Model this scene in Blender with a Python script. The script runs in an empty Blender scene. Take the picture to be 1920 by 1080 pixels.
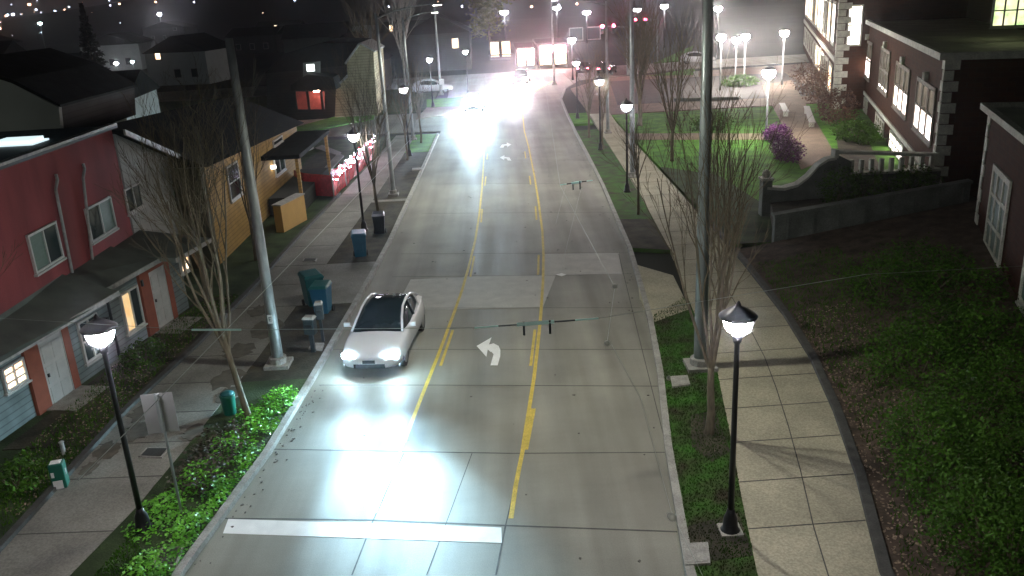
import bpy, math, random
from math import sin, cos, pi, radians, sqrt, atan2
from mathutils import Vector, Matrix
random.seed(7)
S = bpy.context.scene
COL = S.collection

# ------------------------------------------------------------------ camera (surveyed from the photograph)
FPX, TH, RO, HC = 1612.1, radians(19.097), radians(-3.125), 10.16
_F = Vector((0, cos(TH), -sin(TH))); _U = Vector((0, sin(TH), cos(TH))); _R = Vector((1, 0, 0))
R_ = cos(RO)*_R + sin(RO)*_U; U_ = -sin(RO)*_R + cos(RO)*_U; F_ = _F
cam = bpy.data.cameras.new('camera'); cam.sensor_width = 36; cam.lens = FPX/1920*36
cam.clip_start = .1; cam.clip_end = 6000
camo = bpy.data.objects.new('camera', cam); COL.objects.link(camo)
m = Matrix((R_, U_, -F_)).transposed().to_4x4(); m.translation = Vector((0, 0, HC)); camo.matrix_world = m
S.camera = camo

def ray(px, py): return F_*FPX + R_*(px-960) - U_*(py-540)
def G(px, py, z=0.):                      # where the sight line meets the level z
    r = ray(px, py); t = (z-HC)/r.z; return (r.x*t, r.y*t)
def PL(px, py, C, a):                     # where it meets an upright wall through C, heading a: (along, height)
    u = Vector((sin(a), cos(a), 0)); n = Vector((cos(a), -sin(a), 0)); r = ray(px, py); o = Vector((0, 0, HC))
    t = (Vector((C[0], C[1], 0))-o).dot(n)/r.dot(n); P = o+r*t
    return (P-Vector((C[0], C[1], 0))).dot(u), P.z
def HT(XY, py):                           # height of a point above XY seen at row py
    lo, hi = -5., 60.
    for _ in range(50):
        mm = (lo+hi)/2; v = Vector((XY[0], XY[1], mm-HC)); y = 540-FPX*v.dot(U_)/v.dot(F_)
        if y > py: lo = mm
        else: hi = mm
    return lo

# ------------------------------------------------------------------ materials
def nodes(name):
    mt = bpy.data.materials.new(name); mt.use_nodes = True
    nt = mt.node_tree; return mt, nt, nt.nodes['Principled BSDF']
def mat(name, c, rough=.7, var=.25, scale=3., metal=0., bump=0., c2=None, stretch=(1, 1, 1), spec=.5, fine=None, coat=0., boards=0.):
    mt, nt, b = nodes(name)
    b.inputs['Roughness'].default_value = rough; b.inputs['Metallic'].default_value = metal
    b.inputs['Specular IOR Level'].default_value = spec
    if coat: b.inputs['Coat Weight'].default_value = coat
    tc = nt.nodes.new('ShaderNodeTexCoord'); mp = nt.nodes.new('ShaderNodeMapping'); mp.inputs['Scale'].default_value = stretch
    nt.links.new(tc.outputs['Object'], mp.inputs['Vector'])
    n = nt.nodes.new('ShaderNodeTexNoise'); n.inputs['Scale'].default_value = scale; n.inputs['Detail'].default_value = 6
    nt.links.new(mp.outputs[0], n.inputs['Vector'])
    cr = nt.nodes.new('ShaderNodeValToRGB'); cr.color_ramp.elements[0].position = .3; cr.color_ramp.elements[1].position = .7
    ca = [x*(1-var) for x in c]; cb = [min(1, x*(1+var)) for x in (c2 or c)]
    cr.color_ramp.elements[0].color = (*ca, 1); cr.color_ramp.elements[1].color = (*cb, 1)
    nt.links.new(n.outputs['Fac'], cr.inputs['Fac'])
    out = cr.outputs[0]
    if fine:
        n2 = nt.nodes.new('ShaderNodeTexNoise'); n2.inputs['Scale'].default_value = fine; n2.inputs['Detail'].default_value = 3
        nt.links.new(tc.outputs['Object'], n2.inputs['Vector'])
        mr = nt.nodes.new('ShaderNodeMapRange'); mr.inputs['From Min'].default_value = .3; mr.inputs['From Max'].default_value = .7
        mr.inputs['To Min'].default_value = .72; mr.inputs['To Max'].default_value = 1.15
        nt.links.new(n2.outputs['Fac'], mr.inputs['Value'])
        mx = nt.nodes.new('ShaderNodeVectorMath'); mx.operation = 'SCALE'
        nt.links.new(out, mx.inputs[0]); nt.links.new(mr.outputs[0], mx.inputs['Scale']); out = mx.outputs[0]
    if boards:
        sp = nt.nodes.new('ShaderNodeSeparateXYZ'); nt.links.new(tc.outputs['Object'], sp.inputs[0])
        md = nt.nodes.new('ShaderNodeMath'); md.operation = 'PINGPONG'; md.inputs[1].default_value = boards; nt.links.new(sp.outputs[2], md.inputs[0])
        mr2 = nt.nodes.new('ShaderNodeMapRange'); mr2.inputs['From Max'].default_value = boards*.28; mr2.inputs['To Min'].default_value = .45; nt.links.new(md.outputs[0], mr2.inputs['Value'])
        mx2 = nt.nodes.new('ShaderNodeVectorMath'); mx2.operation = 'SCALE'; nt.links.new(out, mx2.inputs[0]); nt.links.new(mr2.outputs[0], mx2.inputs['Scale']); out = mx2.outputs[0]
    nt.links.new(out, b.inputs['Base Color'])
    if bump:
        bp = nt.nodes.new('ShaderNodeBump'); bp.inputs['Strength'].default_value = bump; bp.inputs['Distance'].default_value = .03
        n3 = nt.nodes.new('ShaderNodeTexNoise'); n3.inputs['Scale'].default_value = fine or scale*6; n3.inputs['Detail'].default_value = 4
        nt.links.new(tc.outputs['Object'], n3.inputs['Vector'])
        nt.links.new(n3.outputs['Fac'], bp.inputs['Height']); nt.links.new(bp.outputs[0], b.inputs['Normal'])
    return mt
def emat(name, c, strength, base=(.8, .8, .8)):
    mt, nt, b = nodes(name)
    b.inputs['Base Color'].default_value = (*base, 1); b.inputs['Emission Color'].default_value = (*c, 1)
    b.inputs['Emission Strength'].default_value = strength; b.inputs['Roughness'].default_value = .4
    return mt
def emat_noise(name, ca, cb, strength, scale=2.5):   # a lit room behind glass: uneven
    mt, nt, b = nodes(name)
    tc = nt.nodes.new('ShaderNodeTexCoord'); n = nt.nodes.new('ShaderNodeTexNoise'); n.inputs['Scale'].default_value = scale
    nt.links.new(tc.outputs['Object'], n.inputs['Vector'])
    cr = nt.nodes.new('ShaderNodeValToRGB'); cr.color_ramp.elements[0].position = .35; cr.color_ramp.elements[1].position = .65
    cr.color_ramp.elements[0].color = (*ca, 1); cr.color_ramp.elements[1].color = (*cb, 1)
    nt.links.new(n.outputs['Fac'], cr.inputs['Fac']); nt.links.new(cr.outputs[0], b.inputs['Emission Color'])
    b.inputs['Emission Strength'].default_value = strength; b.inputs['Base Color'].default_value = (.1, .1, .1, 1); b.inputs['Roughness'].default_value = .15
    return mt
def brick(name, c1, c2, mortar, scale=1., bw=.5, bh=.25, rough=.85):
    mt, nt, b = nodes(name); b.inputs['Roughness'].default_value = rough; b.inputs['Specular IOR Level'].default_value = .08
    tc = nt.nodes.new('ShaderNodeTexCoord'); sp = nt.nodes.new('ShaderNodeSeparateXYZ'); cb = nt.nodes.new('ShaderNodeCombineXYZ')
    ad = nt.nodes.new('ShaderNodeMath'); ad.operation = 'ADD'
    nt.links.new(tc.outputs['Object'], sp.inputs[0]); nt.links.new(sp.outputs[0], ad.inputs[0]); nt.links.new(sp.outputs[1], ad.inputs[1])
    nt.links.new(ad.outputs[0], cb.inputs[0]); nt.links.new(sp.outputs[2], cb.inputs[1])
    br = nt.nodes.new('ShaderNodeTexBrick'); br.inputs['Color1'].default_value = (*c1, 1); br.inputs['Color2'].default_value = (*c2, 1)
    br.inputs['Mortar'].default_value = (*mortar, 1); br.inputs['Scale'].default_value = scale; br.inputs['Mortar Size'].default_value = .012
    br.inputs['Brick Width'].default_value = bw; br.inputs['Row Height'].default_value = bh
    nt.links.new(cb.outputs[0], br.inputs['Vector']); nt.links.new(br.outputs[0], b.inputs['Base Color'])
    return mt

def road_mat():
    mt, nt, b = nodes('road_concrete')
    tc = nt.nodes.new('ShaderNodeTexCoord')
    def noise(scale, st, det=5):
        mp = nt.nodes.new('ShaderNodeMapping'); mp.inputs['Scale'].default_value = st
        nt.links.new(tc.outputs['Object'], mp.inputs['Vector'])
        n = nt.nodes.new('ShaderNodeTexNoise'); n.inputs['Scale'].default_value = scale; n.inputs['Detail'].default_value = det
        nt.links.new(mp.outputs[0], n.inputs['Vector']); return n.outputs['Fac']
    def rng(s, a, c):
        mr = nt.nodes.new('ShaderNodeMapRange'); mr.inputs['From Min'].default_value = .3; mr.inputs['From Max'].default_value = .7
        mr.inputs['To Min'].default_value = a; mr.inputs['To Max'].default_value = c; nt.links.new(s, mr.inputs['Value']); return mr.outputs[0]
    def mul(a, c):
        q = nt.nodes.new('ShaderNodeMath'); q.operation = 'MULTIPLY'; nt.links.new(a, q.inputs[0]); nt.links.new(c, q.inputs[1]); return q.outputs[0]
    f = mul(mul(rng(noise(1.0, (1, .06, 1)), .68, 1.18), rng(noise(.4, (1, 1, 1)), .78, 1.14)), mul(rng(noise(45, (1, 1, 1), 2), .86, 1.08), rng(noise(7, (.15, 1, 1), 3), .98, 1.02)))
    sc = nt.nodes.new('ShaderNodeVectorMath'); sc.operation = 'SCALE'; sc.inputs[0].default_value = (.29, .28, .228)
    nt.links.new(f, sc.inputs['Scale']); nt.links.new(sc.outputs[0], b.inputs['Base Color'])
    b.inputs['Specular IOR Level'].default_value = .35; rg = rng(noise(1.3, (1, .05, 1)), .50, .74); nt.links.new(rg, b.inputs['Roughness'])
    bp = nt.nodes.new('ShaderNodeBump'); bp.inputs['Strength'].default_value = .25; bp.inputs['Distance'].default_value = .01
    nt.links.new(noise(34, (.6, 1, 1), 3), bp.inputs['Height']); nt.links.new(bp.outputs[0], b.inputs['Normal'])
    return mt

M = dict(
 road=road_mat(),
 joint=mat('joint_tar', (.07, .068, .06), .8, .4, 4),
 patch=mat('pale_concrete', (.47, .46, .40), .6, .12, 2, fine=30),
 dpatch=mat('dark_concrete', (.22, .215, .20), .6, .12, 2, fine=30),
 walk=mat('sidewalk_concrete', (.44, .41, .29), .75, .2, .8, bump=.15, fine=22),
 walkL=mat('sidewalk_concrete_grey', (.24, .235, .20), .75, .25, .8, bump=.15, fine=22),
 kerb=mat('kerb_concrete', (.36, .35, .31), .7, .25, 4, bump=.2, fine=30),
 dkerb=mat('dark_kerb', (.07, .07, .062), .8, .3, 4, bump=.2, fine=30),
 soil=mat('soil', (.045, .038, .026), .95, .5, 1.5, c2=(.055, .05, .03), bump=.5, fine=14),
 slope=mat('leafy_slope', (.075, .055, .035), .95, .5, 2.2, c2=(.085, .06, .042), bump=.6, fine=12),
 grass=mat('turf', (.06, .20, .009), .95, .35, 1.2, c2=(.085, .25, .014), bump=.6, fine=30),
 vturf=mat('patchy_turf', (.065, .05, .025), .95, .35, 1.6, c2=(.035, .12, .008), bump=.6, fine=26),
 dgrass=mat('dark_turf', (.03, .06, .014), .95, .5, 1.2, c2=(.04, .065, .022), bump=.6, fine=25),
 brownpath=mat('brown_paving', (.23, .17, .125), .8, .2, 1, fine=12),
 asphalt=mat('asphalt', (.075, .07, .066), .7, .25, 1.5, bump=.2, fine=30),
 ground=mat('dark_ground', (.022, .025, .016), .95, .5, .08),
 hill=mat('hillside', (.012, .014, .011), 1, .5, .01),
 yellow=mat('yellow_paint', (.66, .49, .07), .6, .18, 3, fine=25),
 white=mat('white_paint', (.86, .86, .82), .5, .08, 3),
 black=mat('black_metal', (.012, .012, .014), .35, .2, 5),
 galv=mat('galvanised_steel', (.30, .33, .32), .45, .35, 5, metal=.35, stretch=(1, 1, .35)),
 galvg=mat('grey_green_pole', (.17, .20, .19), .4, .25, 3, metal=.3, stretch=(1, 1, .3)),
 alu=mat('sign_aluminium', (.32, .32, .31), .5, .1, 2, metal=.2),
 red=mat('red_stucco', (.31, .06, .06), .85, .28, 1.2, stretch=(1, 1, .25), bump=.1, fine=40),
 orange=mat('orange_paint', (.30, .08, .04), .7, .15, 3),
 teal=mat('grey_teal_siding', (.19, .235, .225), .8, .25, 2, boards=.09),
 gsid=mat('grey_siding', (.42, .43, .40), .8, .12, 2),
 darkroof=mat('dark_roofing', (.018, .021, .02), .9, .3, 2, spec=.1, bump=.2, fine=20),
 greyroof=mat('grey_membrane', (.09, .115, .125), .6, .2, .8),
 canopy=mat('canopy_membrane', (.10, .12, .10), .75, .25, 1.5),
 trim=mat('white_trim', (.55, .55, .51), .5, .08, 4),
 trimd=mat('pale_flashing', (.38, .38, .35), .5, .3, 6),
 glass=mat('dark_glass', (.03, .045, .045), .08, .2, 1),
 blind=mat('green_blind', (.13, .20, .16), .5, .12, 3, stretch=(1, 1, 9)),
 door=mat('white_door', (.58, .57, .53), .5, .06, 4),
 ochre=mat('ochre_siding', (.36, .22, .055), .8, .2, 2, boards=.09),
 panel=mat('ochre_panel', (.56, .35, .11), .7, .06, 2),
 olive=mat('olive_siding', (.06, .055, .03), .85, .2, 1.5),
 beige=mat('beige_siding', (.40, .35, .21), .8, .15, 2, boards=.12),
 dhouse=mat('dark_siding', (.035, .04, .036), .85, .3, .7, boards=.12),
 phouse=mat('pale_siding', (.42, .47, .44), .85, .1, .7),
 porch=mat('red_porch', (.40, .10, .08), .8, .2, 3),
 stone=mat('cast_stone', (.66, .68, .58), .8, .2, 3, bump=.1, fine=25),
 dstone=mat('weathered_concrete', (.17, .19, .165), .9, .3, 1.5, bump=.2, fine=20),
 brick=brick('school_brick', (.07, .026, .012), (.048, .018, .009), (.06, .042, .028), 1.2),
 brickd=brick('annex_brick', (.06, .022, .012), (.04, .015, .009), (.05, .035, .025), 1.2),
 roofpale=mat('pale_roof', (.42, .44, .34), .8, .25, .6),
 bark=mat('bark', (.15, .125, .08), .85, .4, 14, stretch=(1, 1, .25), bump=.3),
 twig=mat('twig_bark', (.12, .10, .055), .85, .3, 6),
 barkp=mat('pale_bark', (.33, .31, .27), .85, .3, 8),
 leafA=mat('groundcover_leaf', (.08, .36, .012), .5, .35, 2.2, c2=(.16, .48, .03)),
 leafB=mat('shrub_leaf', (.038, .10, .008), .7, .5, 1.4, c2=(.06, .15, .012), spec=.2),
 leafR=mat('reddish_leaf', (.10, .035, .03), .7, .5, 1.3, c2=(.13, .06, .03)),
 leafP=mat('purple_blossom', (.13, .016, .14), .7, .35, 2),
 litter=mat('leaf_litter', (.20, .13, .075), .8, .5, 20, c2=(.28, .22, .15)),
 binb=mat('blue_plastic', (.03, .17, .30), .4, .15, 2),
 bint=mat('teal_plastic', (.02, .14, .15), .4, .15, 2),
 bind=mat('dark_blue_plastic', (.012, .02, .035), .4, .15, 2),
 bing=mat('green_plastic', (.01, .13, .085), .4, .15, 2),
 mail=mat('dark_enamel', (.02, .03, .032), .4, .2, 3),
 mesh=mat('red_netting', (.45, .035, .04), .25, .25, 3, bump=.8, fine=9),
 carw=mat('white_car_paint', (.80, .81, .82), .25, .02, 1, coat=.6),
 card=mat('dark_car_paint', (.02, .022, .026), .25, .05, 1, coat=.6),
 carg=mat('car_glass', (.008, .016, .02), .05, .1, 1),
 tyre=mat('tyre_rubber', (.012, .012, .012), .85, .1, 5),
 rim=mat('wheel_rim', (.25, .26, .27), .35, .05, 5, metal=.7),
 insul=mat('pale_fibreglass_rod', (.62, .92, .88), .35, .1, 8),
 cable=mat('cable', (.42, .46, .42), .5, .1, 3, metal=.3),
 grate=mat('iron_grate', (.05, .05, .045), .6, .3, 30),
 dirtcar=mat('debris', (.12, .11, .095), .9, .4, 10),
 # lamps and lit things
 lamp=emat('lamp_lens', (.93, .90, 1.0), 140),
 lampw=emat('lamp_lens_warm', (1.0, .91, .84), 330),
 head=emat('headlight_lens', (.55, .82, 1.0), 620),
 headfar=emat('far_headlight', (.62, .85, 1.0), 6500),
 headpink=emat('pinkish_headlight', (1.0, .80, .88), 3500),
 tail=emat('tail_light', (1.0, .05, .09), 260),
 redsig=emat('red_signal', (1.0, .04, .10), 300),
 winw=emat_noise('warm_room', (1.0, .55, .30), (1.0, .85, .62), 3.5),
 winy=emat_noise('amber_room', (1.0, .60, .22), (1.0, .72, .38), .95),
 winp=emat_noise('school_room_lit', (.55, .45, .32), (1.0, .86, .92), 7, 1.2),
 wind=emat_noise('school_room_dim', (.10, .085, .06), (.35, .29, .20), .42, 1.2),
 wing=emat_noise('green_room', (.5, .8, .3), (1.0, .9, .6), 1.6),
 wint=emat('bright_room', (.9, 1, .92), 4),
 sign_pink=emat_noise('pink_sign_face', (1.0, .25, .40), (1.0, .75, .80), 70, .6),
 shop=emat_noise('shop_front', (1.0, .62, .25), (1.0, .85, .75), 20, .4),
 skyl=emat('lit_skylight', (.75, .95, 1), 1.1),
 glass_red=mat('dark_red_glass', (.16, .01, .012), .2, .1, 2),
 brickstone=mat('weathered_stone_frame', (.22, .20, .16), .8, .3, 3),
 glint=emat('fairy_light', (.80, .72, 1.0), 60),
)

# ------------------------------------------------------------------ mesh helpers
class MB:
    def __init__(s): s.v = []; s.f = []
    def add(s, vs, fs):
        n = len(s.v); s.v += [tuple(v) for v in vs]; s.f += [tuple(i+n for i in f) for f in fs]; return s
    def box(s, c, d, rz=0., T=None):
        x, y, z = d[0]/2, d[1]/2, d[2]/2; cs, sn = cos(rz), sin(rz)
        vs = [(c[0]+a*x*cs-b*y*sn, c[1]+a*x*sn+b*y*cs, c[2]+e*z) for e in (-1, 1) for a, b in ((-1, -1), (1, -1), (1, 1), (-1, 1))]
        if T: vs = [T(v) for v in vs]
        return s.add(vs, [(3, 2, 1, 0), (4, 5, 6, 7), (0, 1, 5, 4), (1, 2, 6, 5), (2, 3, 7, 6), (3, 0, 4, 7)])
    def hexa(s, vs):   # 4 bottom, 4 top
        return s.add(vs, [(3, 2, 1, 0), (4, 5, 6, 7), (0, 1, 5, 4), (1, 2, 6, 5), (2, 3, 7, 6), (3, 0, 4, 7)])
    def prism(s, poly, z0, z1):
        n = len(poly); A = sum(poly[i][0]*poly[(i+1) % n][1]-poly[(i+1) % n][0]*poly[i][1] for i in range(n))
        if A < 0: poly = poly[::-1]
        za = z1 if callable(z1) else (lambda x, y: z1)
        vs = [(x, y, z0) for x, y in poly]+[(x, y, za(x, y)) for x, y in poly]
        fs = [tuple(range(n-1, -1, -1)), tuple(range(n, 2*n))]+[(i, (i+1) % n, n+(i+1) % n, n+i) for i in range(n)]
        return s.add(vs, fs)
    def extr(s, poly3, d):   # planar 3D polygon pushed along vector d
        n = len(poly3); a = [Vector(q) for q in poly3]; b = [q+Vector(d) for q in a]
        return s.add([tuple(q) for q in a+b], [tuple(range(n)), tuple(range(2*n-1, n-1, -1))]+[(i, n+i, n+(i+1) % n, (i+1) % n) for i in range(n)])
    def tube(s, pts, rs, k=6, caps=True):
        pts = [Vector(q) for q in pts]
        if not hasattr(rs, '__len__'): rs = [rs]*len(pts)
        n0 = len(s.v); prev = None
        for i, q in enumerate(pts):
            t = (pts[min(i+1, len(pts)-1)]-pts[max(i-1, 0)]).normalized()
            if prev is None:
                a = Vector((0, 0, 1)) if abs(t.z) < .9 else Vector((1, 0, 0)); u = t.cross(a).normalized()
            else:
                u = (prev-t*prev.dot(t)); u = u.normalized() if u.length > 1e-6 else t.orthogonal().normalized()
            prev = u; w = t.cross(u)
            for j in range(k):
                an = 2*pi*j/k; s.v.append(tuple(q+(u*cos(an)+w*sin(an))*rs[i]))
        for i in range(len(pts)-1):
            for j in range(k):
                a = n0+i*k+j; b = n0+i*k+(j+1) % k; s.f.append((a, b, b+k, a+k))
        if caps:
            s.f.append(tuple(n0+j for j in range(k-1, -1, -1))); e = n0+(len(pts)-1)*k; s.f.append(tuple(e+j for j in range(k)))
        return s
    def lathe(s, prof, c=(0, 0, 0), k=20):   # prof: (r,z)
        n0 = len(s.v)
        for r, z in prof:
            for j in range(k): an = 2*pi*j/k; s.v.append((c[0]+r*cos(an), c[1]+r*sin(an), c[2]+z))
        for i in range(len(prof)-1):
            for j in range(k):
                a = n0+i*k+j; b = n0+i*k+(j+1) % k; s.f.append((a, b, b+k, a+k))
        s.f.append(tuple(n0+j for j in range(k-1, -1, -1))); e = n0+(len(prof)-1)*k; s.f.append(tuple(e+j for j in range(k)))
        return s
    def build(s, name, m_, parent=None, smooth=False, bevel=0.):
        me = bpy.data.meshes.new(name); me.from_pydata(s.v, [], s.f); me.update()
        me.materials.append(m_ if not isinstance(m_, str) else M[m_])
        if smooth:
            for p in me.polygons: p.use_smooth = True
        o = bpy.data.objects.new(name, me); COL.objects.link(o)
        if parent is not None: o.parent = parent
        if bevel:
            b = o.modifiers.new('b', 'BEVEL'); b.width = bevel; b.segments = 2; b.limit_method = 'ANGLE'
        return o
def tag(o, label=None, cat=None, group=None, kind=None):
    if label: o['label'] = label
    if cat: o['category'] = cat
    if group: o['group'] = group
    if kind: o['kind'] = kind
    return o
def empty(name, loc, rz=0., label=None, cat=None, group=None):
    o = bpy.data.objects.new(name, None); COL.objects.link(o); o.location = loc; o.rotation_euler = (0, 0, rz)
    o.empty_display_size = .2
    return tag(o, label, cat, group)
def kids(o): return [c for c in COL.objects if c.parent == o]
def copy_tree(o, parent=None):
    c = o.copy(); COL.objects.link(c); c.parent = parent
    for ch in kids(o): copy_tree(ch, c)
    return c
def structure(name, mb, m_): return tag(mb.build(name, m_), kind='structure')
def gp(L, z=.12): return [G(x, y, z) for x, y in L]
def lerp(a, b, t): return a+(b-a)*t
def inside(poly, x, y):
    c = False; n = len(poly)
    for i in range(n):
        x1, y1 = poly[i]; x2, y2 = poly[(i+1) % n]
        if (y1 > y) != (y2 > y) and x < (x2-x1)*(y-y1)/(y2-y1)+x1: c = not c
    return c
def sample(poly, n, seed=1):
    rnd = random.Random(seed); xs = [q[0] for q in poly]; ys = [q[1] for q in poly]; out = []
    while len(out) < n:
        x = rnd.uniform(min(xs), max(xs)); y = rnd.uniform(min(ys), max(ys))
        if inside(poly, x, y): out.append((x, y))
    return out

# ------------------------------------------------------------------ the ground, road and pavements
structure('ground', MB().prism([(-900, -60), (1200, -60), (1200, 1400), (-900, 1400)], -.6, -.45 if False else -.06), 'ground')
KL = [(-6.9, -25), (-6.75, 8), (-6.5, 13.8), (-5.95, 18.2), (-5.68, 22.8), (-5.3, 31.5), (-5.15, 36), (-5.05, 47.6), (-4.9, 66)]
KR = [(2.6, -25), (2.7, 8), (2.85, 13), (3.3, 17.4), (3.85, 21.5), (4.25, 25.5), (4.5, 29.2), (4.75, 33.2), (5.05, 45), (5.15, 54), (5.2, 63), (5.35, 73), (5.6, 84), (6.6, 92), (9, 101)]
structure('road', MB().prism(KL+[(-4.9, 68), (-60, 70), (-60, 77.5), (-5.5, 79.5), (-5.6, 92), (-6, 102), (-60, 103), (-60, 114), (2, 116), (60, 120), (60, 110), (22, 107), (9, 101)]+KR[::-1][1:], -.3, 0.), 'road')

def strip(name, line, w, side, m_, z0=-.2, z1=.135):
    a = [Vector(q) for q in line]; out = []
    for i, q in enumerate(a):
        t = (a[min(i+1, len(a)-1)]-a[max(i-1, 0)]).normalized(); out.append(q+Vector((t.y, -t.x))*w*side)
    mb = MB()
    for i in range(len(a)-1):
        mb.prism([tuple(a[i]), tuple(a[i+1]), tuple(out[i+1]), tuple(out[i])], z0, z1)
    return structure(name, mb, m_)
strip('kerb', KL, .17, -1, 'kerb')
strip('kerb', KR[:-1], .17, 1, 'kerb')
def off(line, d): return [(x+d, y) for x, y in line]

def atx_(line, y):
    for (x1, y1), (x2, y2) in zip(line, line[1:]):
        if y1 <= y <= y2: return x1+(x2-x1)*(y-y1)/(y2-y1)
    return line[-1][0]
# right side: planting strip, pavement, low dark kerb, slope
SWRL = [(3.7, -20), (3.85, 8), (4.1, 12.8), (4.5, 15.4), (4.8, 17.1), (5.45, 21.3), (5.9, 27.3), (6.3, 31.4), (6.7, 42.2), (6.9, 54.0), (7.1, 66)]
SWRR = [(5.6, -20), (5.7, 8), (6.2, 12.6), (7.0, 15.7), (7.6, 18.6), (8.1, 21.7), (8.4, 24.9), (8.6, 30.4), (8.65, 35.6), (8.7, 42.9), (8.7, 50.0), (8.7, 66)]
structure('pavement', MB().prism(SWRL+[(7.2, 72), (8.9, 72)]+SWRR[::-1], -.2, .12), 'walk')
rs_ = off(KR[:11], .16)
structure('planting_strip', MB().prism([q for q in rs_ if q[1] < 26.2]+[(4.5, 26.6), (5.85, 26.4)]+[q for q in SWRL[::-1] if q[1] < 26], -.2, .105), 'vturf')
structure('planting_strip', MB().prism([(4.85, 33.2), (5.2, 45), (5.3, 54), (5.35, 63.8), (7.0, 63.8), (6.88, 54), (6.68, 42.2), (6.35, 32.6)], -.2, .105), 'vturf')
structure('bare_soil', MB().prism([(4.87, 33.2), (5.0, 37.8), (6.5, 37.4), (6.36, 32.6)], .0, .110), 'soil')
structure('bare_soil', MB().prism([(3.9, 17.3), (4.2, 18.8), (4.85, 19), (4.7, 17.0), (4.2, 16.6)], .0, .110), 'soil')
structure('bare_soil', MB().prism(gp([(1290, 985), (1385, 960), (1412, 1040), (1340, 1050), (1285, 1020)]), .0, .110), 'soil')
structure('planting_strip', MB().prism([(5.5, 67), (5.55, 73), (7.1, 73), (7.0, 67)], -.2, .105), 'grass')
structure('driveway_apron', MB().prism(gp([(1193, 497), (1262, 517), (1293, 580), (1222, 606), (1200, 560)], .1), -.2, .116), 'walk')
strip('low_kerb', SWRR[:9], .2, 1, 'dkerb', z1=.24)
# pavement joints (right)
jb = MB()
for i, y0 in enumerate([10.6, 12.4, 14.1, 15.75, 17.4, 19.05, 20.7, 22.4, 24.1, 25.8, 27.6, 29.4, 31.2, 33.2, 35.2, 37.4, 39.6, 42, 45, 48]):
    def xat(line, y):
        for (x1, y1), (x2, y2) in zip(line, line[1:]):
            if y1 <= y <= y2: return lerp(x1, x2, (y-y1)/(y2-y1))
        return line[-1][0]
    xa, xb = xat(SWRL, y0), xat(SWRR, y0); jb.box(((xa+xb)/2, y0, .1215), (xb-xa, .03, .004), .03)
mid = [((xat(SWRL, y)*.45+xat(SWRR, y)*.55), y) for y in range(8, 46, 2)]
for (x1, y1), (x2, y2) in zip(mid, mid[1:]): jb.prism([(x1-.012, y1), (x1+.012, y1), (x2+.012, y2), (x2-.012, y2)], .118, .1242)
structure('pavement_joints', jb, 'joint')

# left side
SWLL = [(-10.6, -20), (-10.6, 8), (-10.45, 14.4), (-10.4, 17.5), (-10.35, 20.7), (-9.9, 25.3), (-9.6, 31), (-9.4, 38.5), (-9.0, 46), (-8.3, 62.8), (-8.2, 66)]
SWLR = [(-8.9, -20), (-8.9, 8), (-8.75, 13.3), (-8.3, 16), (-8.1, 18.5), (-7.95, 20.7), (-7.75, 24), (-7.6, 28), (-7.4, 34), (-7.2, 40), (-7.0, 46), (-6.8, 56), (-6.7, 66)]
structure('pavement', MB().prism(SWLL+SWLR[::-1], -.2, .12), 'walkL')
ls = off(KL, -.16)
def cut(line, a, b): return [q for q in line if a < q[1] < b]
def atx(line, y):
    for (x1, y1), (x2, y2) in zip(line, line[1:]):
        if y1 <= y <= y2: return lerp(x1, x2, (y-y1)/(y2-y1))
    return line[-1][0]
def verge(name, a, b, m_, z=.108):
    L1 = [(atx(ls, a), a)]+cut(ls, a, b)+[(atx(ls, b), b)]; L2 = [(atx(SWLR, a)-.0, a)]+cut(SWLR, a, b)+[(atx(SWLR, b), b)]
    return structure(name, MB().prism(L1+L2[::-1], -.2, z), m_)
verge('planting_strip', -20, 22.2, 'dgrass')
verge('bare_soil', 22.2, 28.4, 'soil', .104)
verge('driveway_apron', 28.4, 33.2, 'walkL', .112)
verge('bare_soil', 33.2, 43.8, 'soil', .104)
verge('bare_soil', 44.3, 58.2, 'soil', .104)
verge('driveway_apron', 43.8, 44.3, 'walkL', .114)
verge('planting_strip', 58.2, 66, 'grass')
strip('low_kerb', SWLL[:9], .16, -1, 'dkerb', z1=.22)
jb = MB()
for y0 in [13.2, 15.2, 17.3, 18.9, 20.5, 22.3, 24.2, 26.3, 28.4, 30.8, 33.2, 36, 39, 42, 46]:
    xa, xb = atx(SWLL, y0), atx(SWLR, y0); jb.box(((xa+xb)/2, y0, .1215), (xb-xa, .03, .004), -.03)
structure('pavement_joints', jb, 'joint')
# shadow on the left pavement, laid as thin dark-coloured patches
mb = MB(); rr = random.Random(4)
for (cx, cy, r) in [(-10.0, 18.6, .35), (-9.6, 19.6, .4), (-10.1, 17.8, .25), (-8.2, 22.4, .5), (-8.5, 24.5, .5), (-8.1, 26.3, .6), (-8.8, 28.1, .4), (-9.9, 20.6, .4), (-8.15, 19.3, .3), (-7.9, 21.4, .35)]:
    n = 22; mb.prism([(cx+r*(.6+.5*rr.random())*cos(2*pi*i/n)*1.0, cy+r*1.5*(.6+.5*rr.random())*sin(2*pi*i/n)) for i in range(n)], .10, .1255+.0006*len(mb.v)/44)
structure('shadow_patches', mb, mat('shadow_tone', (.12, .11, .085), .9, .3, 4))

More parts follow.
